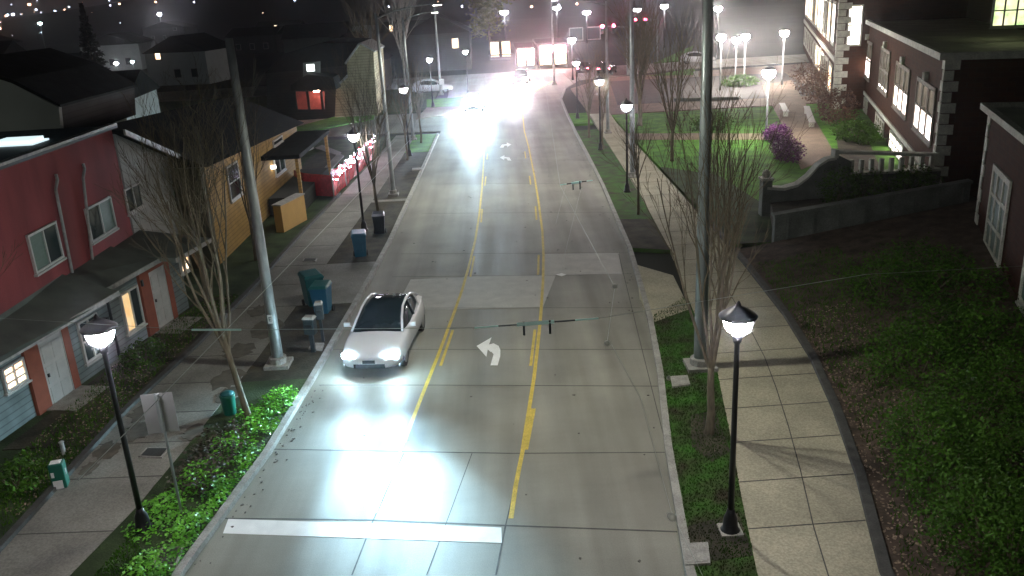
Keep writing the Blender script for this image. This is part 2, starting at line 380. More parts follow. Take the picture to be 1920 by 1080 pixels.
# front yards on the left, lawn and paths on the right
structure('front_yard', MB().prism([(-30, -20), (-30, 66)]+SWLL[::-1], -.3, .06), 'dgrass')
structure('soil_bed', MB().prism([(-12.8, 19), (-11.4, 30), (-10.1, 30), (-10.35, 22), (-10.7, 19)], -.1, .085), 'soil')
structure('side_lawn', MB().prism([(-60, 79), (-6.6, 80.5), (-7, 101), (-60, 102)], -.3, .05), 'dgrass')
structure('lawn', MB().prism(gp([(640, 215), (705, 203), (700, 222), (560, 250), (545, 240)], .1), -.05, .09), 'grass')
structure('lawn', MB().prism(gp([(800, 186), (868, 181), (860, 200), (800, 200)], .1), -.05, .07), 'grass')
structure('paving', MB().prism(gp([(800, 201), (862, 199), (840, 213), (780, 222)], .1), -.05, .075), 'brownpath')
structure('lawn', MB().prism([(8.9, 33), (8.9, 71), (34, 71), (34, 33)], -.3, .09), 'grass')
structure('lawn', MB().prism([(8.9, 33), (8.9, 49), (11.5, 46), (12.0, 38.5), (12, 33)], -.1, .096), 'dgrass')
structure('path', MB().prism(gp([(1175, 250), (1500, 250), (1500, 262), (1178, 262)], .1), -.1, .102), 'brownpath')
structure('path', MB().prism(gp([(1502, 318), (1568, 292), (1484, 150), (1428, 160), (1470, 240)], .1), -.1, .110), 'brownpath')
structure('paving', MB().prism([(7.3, 72.5), (9, 71.5), (40, 71.5), (42, 106), (12, 101), (7.3, 92)], -.1, .08), 'brownpath')
structure('parking_lot', MB().prism([(10.2, 77), (28, 76), (31, 96), (12, 97)], -.1, .087), 'asphalt')
structure('lawn', MB().prism(gp([(1195, 145), (1300, 128), (1310, 140), (1215, 142)], .1), 0, .094), 'grass')
structure('lawn', MB().prism(gp([(1225, 118), (1300, 85), (1290, 112)], .1), -.04, .094), 'grass')
# slope on the right, rising away from the pavement
def slz(x, y): return .15+max(0, x-atx(SWRR, max(-20, min(60, y)))-.2)*.16
mb = MB(); ys = list(range(-20, 34, 2)); xsn = 8
for a, b in zip(ys, ys[1:]):
    for i in range(xsn):
        q = []
        for (yy, k) in ((a, i), (a, i+1), (b, i+1), (b, i)):
            x0 = atx(SWRR, yy)+.19; x = lerp(x0, 24, (k/xsn)**1.6); q.append((x, yy, slz(x, yy)))
        mb.add(q, [(0, 1, 2, 3)])
structure('slope', mb, 'slope')

# ------------------------------------------------------------------ road surface marks
z = .0008
mb = MB(); 
for L in [[(870, 518), (1042, 516), (1018, 576), (845, 580)], [(1020, 476), (1160, 474), (1166, 514), (1020, 516)], [(740, 580), (845, 580), (870, 520), (770, 524)]]:
    mb.prism(gp(L, 0), -.01, z)
structure('road_patch', mb, 'patch')
jm = MB()
def mark(mb, pts, wpx=None, w=.1, zz=.0020):
    a = [Vector(G(*q)) for q in pts]
    for i in range(len(a)-1):
        t = (a[i+1]-a[i]).normalized(); n = Vector((t.y, -t.x))*w/2
        mb.prism([tuple(a[i]-n), tuple(a[i+1]-n), tuple(a[i+1]+n), tuple(a[i]+n)], -.01, zz)
for L, w in [([(505, 842), (960, 850), (1255, 848)], .035), ([(415, 972), (700, 975), (940, 985), (1270, 997)], .045), ([(598, 722), (820, 722), (1240, 724)], .035),
          ([(700, 578), (1018, 577), (1200, 577)], .022), ([(735, 519), (1040, 516), (1185, 513)], .02), ([(752, 476), (1180, 474)], .02), ([(790, 400), (1150, 398)], .025), ([(808, 345), (1125, 343)], .025),
          ([(625, 655), (1228, 655)], .025), ([(835, 300), (1100, 300)], .04),
          ([(700, 975), (660, 1078)], .03), ([(885, 850), (835, 985), (800, 1078)], .018), ([(948, 985), (930, 1078)], .035), ([(757, 850), (700, 975)], .03), ([(980, 850), (948, 985)], .025),
          ([(1160, 476), (1195, 620), (1252, 848)], .02)]:
    mark(jm, L, w=w, zz=.0014)
# patched crack beside the kerb
structure('road_joints', jm, 'joint')
ym = MB()
RS = [(958, 972), (967, 910), (979, 850), (990, 780), (1001, 710), (1008, 650), (1014, 590), (1018, 530), (1019, 480), (1017, 435), (1010, 380), (1002, 330), (991, 275), (983, 245), (979, 205)]
mark(ym, RS, w=.10)
for L in [[(1003, 618), (995, 686)], [(1010, 478), (1009, 515)], [(1004, 387), (1006, 412)], [(993, 330), (995, 346)], [(984, 284), (986, 297)]]: mark(ym, L, w=.085)
mark(ym, [(1000, 766), (985, 843)], w=.13, zz=.0030)
LS = [(757, 830), (790, 745), (822, 665), (850, 590), (866, 545), (879, 500), (891, 450), (899, 400), (904, 350), (907, 300), (908, 265)]
mark(ym, LS, w=.10); mark(ym, [(757, 830), (733, 890), (704, 962)], w=.05)
for L in [[(849, 619), (826, 686)], [(889, 480), (882, 519)], [(904, 392), (902, 417)], [(911, 331), (909, 348)], [(914, 288), (913, 299)]]: mark(ym, L, w=.085)
mark(ym, [(979, 205), (985, 190), (1003, 172), (1040, 150)], w=.14)
structure('lane_markings', ym, 'yellow')
wm = MB()
wm.prism(gp([(428, 973), (940, 989), (941, 1018), (418, 1000)], 0), -.01, .0021)
def arrow(L, mb): mb.prism(gp(L, 0), -.01, .0021)
# turn arrow: head and bent shaft as two sheets
wm.prism(gp([(893.7, 648.7), (921.7, 632.5), (915.5, 650), (912, 669)], 0), -.01, .0021)
wm.prism(gp([(915.2, 646.5), (925.5, 643.7), (931, 654), (920, 660), (914.4, 655)], 0), -.01, .0027)
wm.prism(gp([(925.5, 643.7), (935, 648.7), (938.2, 656.2), (938, 667.5), (933, 685), (919.5, 685), (925.5, 664), (920, 658)], 0), -.01, .0024)
for (x, y, sgn) in ((948, 297, 1), (948, 273, -1)):
    wm.prism(gp([(x-11*sgn, y-2), (x-2*sgn, y-6), (x-3*sgn, y+3)], 0), -.01, .0021)
    wm.prism(gp([(x-3*sgn, y-3), (x+7*sgn, y-2), (x+11*sgn, y+4), (x+4*sgn, y+4), (x+2*sgn, y), (x-3*sgn, y)], 0), -.01, .0024)
wm.prism(gp([(1042, 515), (1053, 512), (1062, 515), (1053, 518)], 0), -.01, .0033)
structure('white_markings', wm, 'white')
sm_ = MB(); r9 = random.Random(90)
for _ in range(170):
    y = r9.uniform(12, 60); x = r9.uniform(-5.4, 4.4) if r9.random() < .6 else atx_(KR, y)-abs(r9.gauss(0, .35))-.1
    if r9.random() < .3: y = r9.uniform(12, 22); x = atx_(KL, y)+abs(r9.gauss(0, .18))+.06
    k = r9.uniform(.008, .028)*(1+y/60); n5 = 6
    sm_.prism([(x+k*r9.uniform(.5, 1.3)*cos(2*pi*i/n5), y+k*r9.uniform(.5, 1.8)*sin(2*pi*i/n5)) for i in range(n5)], -.01, .0105)
tag(sm_.build('debris', 'dirtcar'), 'small dark specks of leaf and grit strewn over the road', 'debris', kind='stuff')
def cover(name, L, label, m_='grate', rim=True, z=.12):
    P = gp(L, z); cx = sum(q[0] for q in P)/len(P); cy = sum(q[1] for q in P)/len(P)
    e = empty(name, (cx, cy, z+.03), 0, label, 'utility cover')
    P = [(x-cx, y-cy) for x, y in P]
    MB().prism([(x*.9, y*.9) for x, y in P], -.05, .012).build('lid', m_, e)
    MB().prism([(x*1.08, y*1.08) for x, y in P], -.06, .006).build('rim', 'kerb', e)
cover('utility_cover', [(262, 857), (276, 842), (317, 842), (303, 859)], 'dark square iron cover in the left pavement beside the leaning bare sign post')
cover('utility_cover', [(568, 491), (571, 486), (594, 486), (591, 491)], 'small dark cover in the left pavement by the driveway beyond the bins')
cover('utility_cover', [(1258, 708), (1288, 706), (1293, 722), (1262, 726)], 'pale concrete cover in the grass below the right steel pole', 'kerb')
cover('utility_cover', [(1283, 1023), (1326, 1020), (1330, 1057), (1286, 1060)], 'large pale square cover in the grass at the bottom of the right verge', 'kerb')
cover('utility_cover', [(580, 655), (585, 645), (607, 645), (603, 657)], 'pale little slab cover in the soil beside the front bumper of the white car', 'kerb')
cover('utility_cover', [(305, 1030), (343, 1028), (330, 1062), (288, 1062)], 'buried concrete cover among the green leaves at the bottom left', 'dkerb')
cover('utility_cover', [(1250, 708), (1255, 706), (1256, 712), (1251, 713)], 'palm-sized iron cap next to the pale cover on the right verge', 'grate')
cover('utility_cover', [(774, 316), (792, 315), (790, 319), (773, 320)], 'pale rectangular lid in the dark soil strip beyond the third lamp', 'kerb')

# ------------------------------------------------------------------ leafy stuff
def leaves(name, pts, size, m_, label, seed=3, kind='stuff', parent=None, up=.4, cat=None, group=None):
    r = random.Random(seed); mb = MB()
    for (x, y, zz) in pts:
        s = size*r.uniform(.6, 1.4); th = r.uniform(0, 2*pi); tilt = r.uniform(-1.1, 1.1); ti2 = r.uniform(-1, 1)*up
        a = Vector((cos(th), sin(th), ti2)).normalized(); b = Vector((-sin(th), cos(th), tilt)).normalized()
        c = Vector((x, y, zz))
        mb.add([c-a*s, c-b*s*.6, c+a*s, c+b*s*.6], [(0, 1, 2, 3)])
    o = mb.build(name, m_, parent)
    if parent is None: tag(o, label, cat, group, kind)
    elif kind: o['kind'] = kind
    return o
# ground cover on the left bed
r = random.Random(11)
bedA = [(-6.72, 12.3), (-6.66, 13.8), (-6.12, 18.2), (-5.9, 21.2), (-6.6, 21.4), (-7.3, 20.2), (-7.5, 18.2), (-8.0, 16.0), (-8.2, 15), (-7.4, 14.4), (-8.0, 13.2), (-8.6, 12.3)]
pts = []
for (x, y) in sample(bedA, 8200, 5):
    clump = sin(x*4.1+y*1.3)*cos(y*2.7-x)+r.uniform(-.7, .7)
    edge = min(1, (x+8.4)/1.5)
    if clump > -.35*edge-.1: pts.append((x, y, .12+r.random()*(.10+.16*max(0, clump))))
leaves('ground_cover', pts, .042, 'leafA', 'bright green leafy ground cover beside the kerb, lit by the headlights', cat='ground cover')
pts = [(x, y, .12+r.random()*.28) for (x, y) in sample([(-7.9, 16.6), (-6.9, 16.2), (-6.5, 18.5), (-6.9, 19.5), (-7.8, 19)], 1500, 8)]
leaves('ground_cover', pts, .045, mat('dark_leaf', (.045, .045, .022), .6, .5, 4, c2=(.07, .06, .04)), 'dark brownish low plants around the foot of the sign post', cat='ground cover')
def tufts(name, poly, n, h, m_, label, seed, zbase=.1, zf=None):
    r = random.Random(seed); mb = MB()
    for (x, y) in sample(poly, n, seed):
        zb = zf(x, y) if zf else zbase; th = r.uniform(0, 2*pi); hh = h*r.uniform(.5, 1.3); w = .012+.01*r.random(); lx = r.uniform(-.5, .5)*hh; ly = r.uniform(-.5, .5)*hh
        mb.add([(x-cos(th)*w, y-sin(th)*w, zb), (x+cos(th)*w, y+sin(th)*w, zb), (x+lx, y+ly, zb+hh)], [(0, 1, 2)])
    return tag(mb.build(name, m_), label, 'grass', kind='stuff')
tufts('grass', rs_[1:6]+SWRL[1:7][::-1], 15000, .055, 'vturf', 'short grass on the right verge under the bare tree', 21)
tufts('grass', [(-8.6, 11), (-6.8, 11), (-6.8, 13.5), (-8, 15)], 5000, .06, 'grass', 'short grass on the left verge near the lamp foot', 22)
def litter(name, poly, n, size, m_, label, seed, zf):
    r = random.Random(seed); return leaves(name, [(x, y, zf(x, y)+.01+.02*r.random()) for x, y in sample(poly, n, seed)], size, m_, label, seed, up=.3, cat='leaf litter')
litter('leaf_litter', [(6.3, 12), (7.2, 15.5), (8.3, 21.5), (8.7, 25), (10.5, 25), (10, 20), (9.3, 15.5), (8.6, 12)], 2600, .035, 'litter', 'fallen leaves scattered on the slope beside the pavement', 31, slz)
litter('leaf_litter', [(-12.3, 16), (-10.8, 16), (-10.6, 22), (-10, 30), (-11.2, 30), (-12.1, 24)], 1500, .035, 'litter', 'dead leaves in the front yards of the townhouses', 32, lambda x, y: .085)
tufts('grass', [(6.4, 12), (7.5, 15.5), (8.4, 21.5), (9, 30), (12, 30), (11, 20), (9.0, 12)], 7000, .10, 'leafB', 'thin weeds on the slope above the right pavement', 33, zf=slz)
tufts('grass', [(-12.3, 14), (-10.8, 14), (-10.6, 22), (-10, 30), (-11.2, 30), (-12.1, 24)], 6000, .09, 'leafB', 'weedy grass in the front yards on the left', 34, .08)

# ------------------------------------------------------------------ shrubs
def shrub(name, blobs, n, size, m_, label, seed, cat='shrub', group=None, inner=None):
    """blobs: (x,y,z,rx,ry,rz)"""
    e = empty(name, (blobs[0][0], blobs[0][1], max(0, blobs[0][2]-blobs[0][5])), 0, label, cat, group); o = Vector(e.location)
    r = random.Random(seed); pts = []; tot = sum(b[3]*b[4]+b[3]*b[5] for b in blobs)
    for b in blobs:
        k = int(n*(b[3]*b[4]+b[3]*b[5])/tot)
        for _ in range(k):
            u = r.uniform(-1, 1); t = r.uniform(0, 2*pi); q = sqrt(1-u*u); rad = (.62+.42*r.random())*(1+.16*sin(t*5+u*4+seed)+.1*sin(t*11-u*9))
            pts.append((b[0]-o.x+b[3]*rad*q*cos(t), b[1]-o.y+b[4]*rad*q*sin(t), b[2]-o.z+b[5]*rad*u))
    pts = [q for q in pts if q[2]+o.z > .05]
    leaves('foliage', pts, size, m_, None, seed, kind=None, parent=e, up=.9)
    sm = MB()
    for b in blobs:
        c = Vector((b[0], b[1], b[2]))-o
        for _ in range(5):
            sm.tube([(c.x*.4, c.y*.4, 0), (c.x+r.uniform(-.5, .5)*b[3], c.y+r.uniform(-.5, .5)*b[4], c.z+r.uniform(0, .6)*b[5])], [.03, .008], 5)
    sm.build('stem', 'bark', e)
    return e
def blobrow(pxs, rx, ry, rz, seed=1, lift=.4):
    out = []
    for (x, y) in pxs:
        X, Y = G(x, y, .8); out.append((X, Y, slz(X, Y)+rz*lift, rx, ry, rz))
    return out
shrub('shrub', blobrow([(1860, 1000), (1900, 900), (1960, 1060)], 1.0, 1.2, 1.1, 1), 17000, .036, 'leafB', 'nearest green shrub on the slope, cut off by the bottom right corner', 41, group='green shrubs on the slope')
shrub('shrub', blobrow([(1760, 820), (1840, 790), (1900, 750), (1800, 900)], 1.1, 1.3, .9, 1), 19000, .037, 'leafB', 'broad green shrub just above the bottom right corner shrub, bulging over the leaf litter', 42, group='green shrubs on the slope')
shrub('shrub', blobrow([(1720, 680), (1780, 640), (1850, 660)], 1.3, 1.5, .9, 1), 13000, .042, 'leafB', 'dark shrub in the middle of the slope row', 43, group='green shrubs on the slope')
shrub('shrub', blobrow([(1660, 540), (1720, 520), (1790, 560)], 1.4, 1.6, .8, 1), 10000, .045, 'leafB', 'dim shrub below the long low retaining wall', 44, group='green shrubs on the slope')
shrub('shrub', [(14.0, 35.2, 1.6, .9, .8, .9), (15.2, 35.2, 1.5, .8, .8, .8)], 3000, .06, 'leafB', 'dark clipped shrub behind the retaining wall, under the balustrade', 45)
shrub('shrub', [(17.0, 35.0, 1.6, 1.0, .8, .8)], 2000, .06, 'leafB', 'dark shrub behind the retaining wall, close to the school corner', 46)
shrub('flowering_shrub', [(17.6, 55.3, .55, .8, .95, .6)], 3000, .06, 'leafP', 'purple flowering shrub at the foot of the tall bright lamp', 47, group='purple shrubs by the path')
shrub('flowering_shrub', [(16.2, 48.6, .7, .75, 1.1, .75), (16.4, 50.6, .6, .7, .9, .65)], 4500, .06, 'leafP', 'larger oval purple shrub nearest the curved wall', 48, group='purple shrubs by the path')
shrub('shrub', [(23.6, 61, 1.1, 1.2, 2.2, 1.3)], 3500, .08, 'leafR', 'reddish shrub beside the brown path, nearest the school', 49)
shrub('shrub', [(26.5, 72, 1.2, 1.5, 3.0, 1.5), (28, 79, 1.2, 1.5, 3.0, 1.5)], 4500, .09, 'leafR', 'long reddish hedge-like shrub farther up the brown path', 50)
shrub('shrub', [(22.2, 54, .6, 1.2, 2.4, .7)], 3500, .08, 'leafB', 'dark green shrub against the school wall behind the balustrade', 51)
shrub('shrub', [(14.6, 60.5, .6, 1.5, .8, .7)], 2000, .07, 'leafB', 'low green bush on the lawn just left of the tall bright lamp', 52)
shrub('shrub', [(23.5, 86, .5, 1.8, 1.2, .7)], 1500, .10, 'leafB', 'dark bush in the parking area behind the right steel pole', 53)
for i, (x, y, lab) in enumerate([(-11.5, 17.2, 'low weedy bush below the first townhouse door'), (-11.8, 15.2, 'bush at the left edge by the green box'), (-11.3, 24.2, 'small bush below the amber-lit window')]):
    shrub('shrub', [(x, y, .3, .6, .8, .4)], 900, .05, 'leafB', lab, 60+i)

# ------------------------------------------------------------------ bare trees
def limb(mb, p, d, L, r0, lvl, rnd, spread, up, out, k=5, maxl=3, kids_=(5, 4, 4)):
    n = 5 if lvl < 2 else 3
    pts = [p.copy()]; rs = [r0]; d = d.normalized(); q = p.copy(); dirs = [d.copy()]
    for i in range(n):
        d = (d+Vector((rnd.uniform(-1, 1), rnd.uniform(-1, 1), rnd.uniform(-.4, 1)))*(.18 if lvl else .11)+Vector((0, 0, up))).normalized()
        q = q+d*(L/n); pts.append(q.copy()); rs.append(max(.0035, r0*(1-.78*(i+1)/n))); dirs.append(d.copy())
    out[min(lvl, 1)].tube(pts, rs, k if lvl < 1 else (4 if lvl < 2 else 3), caps=False)
    if lvl >= maxl: return
    for j in range(kids_[lvl]):
        t = (j+.6+rnd.random()*.5)/(kids_[lvl]+.5); t = min(.97, .22+t*.76); i = min(n-1, int(t*n)); f = t*n-i
        b = pts[i].lerp(pts[i+1], f); rr = lerp(rs[i], rs[i+1], f)
        an = rnd.uniform(0, 2*pi); o = dirs[i].orthogonal().normalized(); o2 = dirs[i].cross(o)
        dd = dirs[i]+(o*cos(an)+o2*sin(an))*spread*rnd.uniform(.6, 1.3)
        limb(mb, b, dd, L*rnd.uniform(.42, .68)*(1.05-.35*t), rr*.62, lvl+1, rnd, spread, up, out, k, maxl, kids_)
def bare_tree(loc, H, trunk_h, r0, nl, spread, seed, label, lean=(0, 0), group='bare street trees', maxl=3, kids_=(5, 4, 4), inner=.35, mt='bark', mt2='twig', cat='tree'):
    rnd = random.Random(seed); e = empty('bare_tree', (loc[0], loc[1], .08), 0, label, cat, group)
    tr, cr = MB(), MB(); top = Vector((lean[0]*trunk_h, lean[1]*trunk_h, trunk_h))
    pts = [Vector((0, 0, -.1)), Vector((0, 0, .15)), top*.35+Vector((rnd.uniform(-.05, .05), 0, 0)), top*.7, top]
    tr.tube(pts, [r0*1.7, r0*1.15, r0, r0*.9, r0*.8], 10)
    for i in range(nl):
        an = 2*pi*i/nl+rnd.uniform(-.4, .4); st = top*rnd.uniform(.72, 1.0)
        rad = spread*rnd.uniform(.25, 1.)
        d = Vector((cos(an)*rad+lean[0], sin(an)*rad+lean[1], 1))
        limb(cr, st, d, (H-st.z)*rnd.uniform(.72, 1.02)*sqrt(1+rad*rad*.3), r0*.58*rnd.uniform(.8, 1.1), 0, rnd, inner*1.35, .045, (tr, cr), 5, maxl, kids_)
    tr.build('trunk', mt, e, smooth=True); cr.build('crown', mt2, e)
    return e
bare_tree(G(466, 786, .1), 7.4, 2.3, .08, 7, .36, 101, 'bare tree with upswept limbs beside the left lamp and small green bin', (-.12, 0))
bare_tree(G(1330, 812, .1), 6.9, 1.7, .09, 8, .33, 402, 'bare tree with pale limbs between the right steel pole and the near right lamp', (.0, 0), inner=.27)
bare_tree(G(712, 432, .1), 7.0, 2.2, .08, 8, .26, 103, 'bare tree rising beside the dark bin on the left verge', (-.02, 0), maxl=2, kids_=(7, 6))
bare_tree(G(1197, 402, .1), 4.4, 1.7, .06, 6, .3, 504, 'small bare tree on the right verge in front of the bright lamp', maxl=2, kids_=(6, 5))
bare_tree(G(790, 268, .1), 5.2, 1.8, .07, 7, .30, 105, 'bare tree on the left corner grass, second from the cross street', maxl=2, kids_=(6, 5))
bare_tree(G(764, 300, .1), 6.2, 2.0, .07, 7, .28, 106, 'bare tree just behind the blue-white lamp at the left corner', maxl=2, kids_=(6, 5))
bare_tree(G(1105, 258, .1), 5.8, 1.9, .08, 7, .28, 107, 'bare tree on the right verge farthest up the road', maxl=2, kids_=(6, 5))
bare_tree(G(1130, 280, .1), 5.6, 1.9, .07, 7, .3, 108, 'bare tree on the right verge next to the small blue-white lamp', maxl=2, kids_=(6, 5))
bare_tree((9.9, 50.5), 7.5, 2.0, .10, 8, .45, 109, 'bare tree at the lawn edge with its shadow over the grass', maxl=2, kids_=(8, 6))
bare_tree((-12.2, 15.9), 5.0, 1.2, .07, 9, .5, 110, 'dense bare bush-like tree at the left edge in front of the first white door', group='bare yard trees', lean=(.0, .1), kids_=(5, 4, 3))
bare_tree((-11.0, 29.3), 6.6, 1.6, .08, 7, .45, 111, 'wide bare tree in the yard between the red and the ochre townhouse', group='bare yard trees', kids_=(5, 4, 3))
bare_tree((-10.6, 34.5), 6.2, 1.6, .07, 6, .40, 112, 'bare tree standing in front of the ochre townhouse', group='bare yard trees', kids_=(4, 4, 3))
bare_tree((-10.3, 95), 11.5, 4, .14, 9, .4, 114, 'tall pale-trunked bare tree beyond the cross street', group='bare yard trees', maxl=2, kids_=(8, 6), mt='barkp', mt2='barkp')
bare_tree((-14.5, 100), 10, 3, .16, 9, .55, 115, 'broad bare tree left of the pale-trunked one', group='bare yard trees', maxl=2, kids_=(8, 6))
bare_tree((10.2, 64.5), 8.6, 2, .16, 12, .28, 116, 'tall dark narrow bare tree behind the far right lamps', group='bare yard trees', maxl=2, kids_=(10, 7), mt2='twig')

# leafy tree lit yellow-green at the far intersection, dark conifer
def leafy(loc, H, th, R, n, size, m_, label, seed, cone=False, name='leafy_tree'):
    e = empty(name, (loc[0], loc[1], 0), 0, label, 'tree'); r = random.Random(seed)
    MB().tube([(0, 0, -.1), (.05, 0, th*.5), (0, .1, th), (0, 0, H*.8)], [.25, .2, .17, .04], 8).build('trunk', 'bark', e)
    cl = [(r.uniform(-.7, .7)*R, r.uniform(-.7, .7)*R, r.uniform(th, H)) for _ in range(26)]; pts = []
    for _ in range(n):
        if cone:
            zz = r.random()**1.3; q = (1-zz)*R*(.55+.45*abs(sin(zz*38)))*sqrt(r.random()); a = r.uniform(0, 2*pi); pts.append((q*cos(a), q*sin(a), th+zz*(H-th)))
        else:
            c = r.choice(cl); s = R*.3; pts.append((c[0]+r.gauss(0, s), c[1]+r.gauss(0, s), c[2]+r.gauss(0, s*.7)))
    leaves('crown', pts, size, m_, None, seed, kind=None, parent=e, up=.9)
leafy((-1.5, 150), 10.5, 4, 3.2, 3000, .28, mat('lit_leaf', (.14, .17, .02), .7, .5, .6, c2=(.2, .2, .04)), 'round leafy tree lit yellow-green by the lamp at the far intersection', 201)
leafy((-40, 88), 11, 1, 2.6, 2600, .22, mat('conifer_leaf', (.01, .016, .01), .8, .3, 1), 'black conifer silhouette behind the townhouses', 202, True, 'conifer_tree')

# ------------------------------------------------------------------ lamps
def ped_lamp_proto():
    e = empty('street_lamp', (0, 0, .1))
    MB().lathe([(.19, 0), (.19, .05), (.15, .09), (.13, .32), (.085, .42), (.07, .50)], k=16).build('base', 'black', e, smooth=True)
    MB().lathe([(.062, .48), (.055, 2.0), (.047, 3.92), (.075, 3.96), (.085, 4.04), (.06, 4.10)], k=14).build('pole', 'black', e, smooth=True)
    MB().lathe([(.06, 4.09), (.14, 4.13), (.22, 4.22), (.255, 4.34), (.255, 4.42), (.20, 4.43)], k=20).build('lens', 'lamp', e, smooth=True)
    h = MB().lathe([(.325, 4.42), (.34, 4.45), (.30, 4.49), (.20, 4.56), (.11, 4.61), (.045, 4.64), (.045, 4.67), (.02, 4.72), (.004, 4.735)], k=20)
    h.build('hood', 'black', e, smooth=True)
    f = MB()
    for i in range(4):
        a = pi/4+i*pi/2; f.tube([(cos(a)*.07, sin(a)*.07, 4.04), (cos(a)*.27, sin(a)*.27, 4.22), (cos(a)*.32, sin(a)*.32, 4.44)], .012, 6)
    f.build('cage', 'black', e)
    return e
LP = ped_lamp_proto()
LG = 'pedestrian lamps along the street'
spots = [((1369, 996), 'near right black lamp standing on a pale square footing, above the pavement'),
         ((270, 992), 'near left black lamp in front of the townhouse window, flared foot in the leaves'),
         ((683, 432), 'lamp behind the blue bin with a wide white glow'),
         ((1176, 360), 'lamp on the right verge beside the pale pole and small bare tree'),
         ((768, 292), 'lamp at the left corner grass before the cross street'),
         ((1126, 281), 'lamp on the right verge left of the broad dark tree'),
         ((1083, 222), 'pink-white lamp on the right verge next to the red signals'),
         ((812, 200), 'violet lamp across the side street in front of the porch house'),
         ((878, 178), 'small blue lamp just above the glaring headlights')]
for i, (b, lab) in enumerate(spots):
    o = LP if i == 0 else copy_tree(LP)
    X, Y = G(b[0], b[1], .1); o.location = (X, Y, .1); o.rotation_euler.z = .2*i
    tag(o, lab, 'street lamp', LG)
    if i == 0: FT = o
MB().box((0, 0, .0), (.42, .42, .10)).build('footing', 'patch', FT)
# second, farther lamp rows: over the school grounds
far = [((1436, 262), 'tall bright lamp on a pale post among the purple shrubs', 4.35, 'lampw'),
       ((1350, 170), 'pink-white lamp right beside the top of the right steel pole', 5.0, 'lampw'),
       ((1395, 155), 'left lamp of a glowing pair beyond the plaza', 4.6, 'lampw'),
       ((1378, 158), 'dimmer lamp between the pole lamp and the glowing pair', 4.4, 'lampw'),
       ((1466, 160), 'lamp in front of the far school wing', 5.0, 'lampw'),
       ((1344, 110), 'violet lamp high above the plaza behind the pole', 6.5, 'lampw'),
       ((1245, 90), 'violet lamp over the far green verge', 6.5, 'lamp'),
       ((950, 110), 'white lamp glowing inside the yellow-green tree', 7.0, 'lamp'),
       ((1101, 80), 'small blue lamp in the distance left of the dark tree', 5.5, 'lamp'),
       ((1195, 75), 'small blue lamp in the distance right of the dark tree', 5.5, 'lamp'),
       ((1074, 150), 'tiny blue lamp above the pink glow of the intersection', 4.5, 'lamp'),
       ((1046, 80), 'blue lamp over the row of distant shop lights', 6.5, 'lamp')]
for b, lab, h, lm in far:
    X, Y = G(b[0], b[1], .05)
    if Y > 330 or Y < 0: Y = 330; X = (b[0]-930)/1612*330/.945
    s = max(1., Y/95)
    e = empty('street_lamp', (X, Y, .05), 0, lab, 'street lamp', 'lamps beyond the near street')
    MB().lathe([(.14*s, 0), (.08, .6), (.055*s, h-.35)], k=10).build('pole', 'black' if s > 1 else 'galv', e, smooth=True)
    MB().lathe([(.06, h-.5), (.36*s, h-.3), (.42*s, h), (.30*s, h+.10)], k=14).build('lens', lm, e, smooth=True)
    MB().lathe([(.40*s, h+.10), (.25*s, h+.28), (.02, h+.36)], k=14).build('hood', 'black', e, smooth=True)

def arealight(name, loc, target, power, size, color, parent, spread=160):
    l = bpy.data.lights.new(name, 'AREA'); l.shape = 'DISK'; l.size = size; l.energy = power; l.color = color; l.spread = radians(spread)
    o = bpy.data.objects.new(name, l); COL.objects.link(o); o.parent = parent
    pl = Vector(parent.location) if parent else Vector()
    d = Vector(target)-Vector(loc); o.rotation_euler = d.to_track_quat('-Z', 'Y').to_euler(); o.location = Vector(loc)-pl
    return o
SLC = (1.0, .985, .88)
def cobra(b, H, arm, label, power=0, r0=.13, m_='galv', z=.1, zt=0, group='tall steel poles', base=True, col=SLC, size=.35, tgt=None, name='light_pole', flip=False):
    X, Y = b; e = empty(name, (X, Y, z), 0, label, 'pole', group)
    MB().lathe([(r0, .0), (r0*.97, .5), (r0*.62, H)], k=14).build('pole', m_, e, smooth=True)
    if base: MB().box((0, 0, .02), (r0*4.2, r0*4.2, .18)).lathe([(r0*1.5, .1), (r0*1.5, .28), (r0*1.05, .30)], k=12).build('footing', 'kerb', e)
    if arm:
        s = 1 if arm > 0 else -1
        pts = [(0, 0, H-.25), (arm*.3, 0, H+.05), (arm*.7, 0, H+.25), (arm, 0, H+.3)]
        MB().tube(pts, [.05, .045, .04, .035], 8).build('arm', m_, e, smooth=True)
        hd = MB(); hx = arm+s*.3
        n = 10
        hd.hexa([(hx-.36, -.12, H+.24), (hx+.36, -.10, H+.24), (hx+.36, .10, H+.24), (hx-.36, .12, H+.24), (hx-.32, -.07, H+.38), (hx+.22, -.05, H+.36), (hx+.22, .05, H+.36), (hx-.32, .07, H+.38)])
        hob = hd.build('lamp_head', 'alu', e, bevel=.02)
        if power:
            MB().box((hx, 0, H+.225), (.4, .16, .02)).build('lens', emat('street_lens', col, 30), hob)
            arealight('street_light', (X+hx, Y, z+H+.20), tgt or (X+hx, Y, 0), power, size, col, e, spread=138)
    return e
LPOLE = G(523, 685, .1)
e = cobra(LPOLE, 9.25, 0, 'mottled grey steel pole on the left verge with a square footing and a small tag', r0=.17, m_='galv')
MB().box((.0, -.175, 1.52), (.14, .012, .26)).build('tag_plate', 'white', e)
cu = bpy.data.curves.new('lettering', 'FONT'); cu.body = 'E'; cu.size = .19; cu.extrude = .002; cu.align_x = 'CENTER'; cu.align_y = 'CENTER'
t0_ = bpy.data.objects.new('lettering', cu); t_ = bpy.data.objects.new('lettering', bpy.data.meshes.new_from_object(t0_)); bpy.data.objects.remove(t0_); COL.objects.link(t_); t_.data.materials.clear(); t_.data.materials.append(M['black']); t_.parent = e; t_.location = (0, -.184, 1.52); t_.rotation_euler = (pi/2, 0, 0)
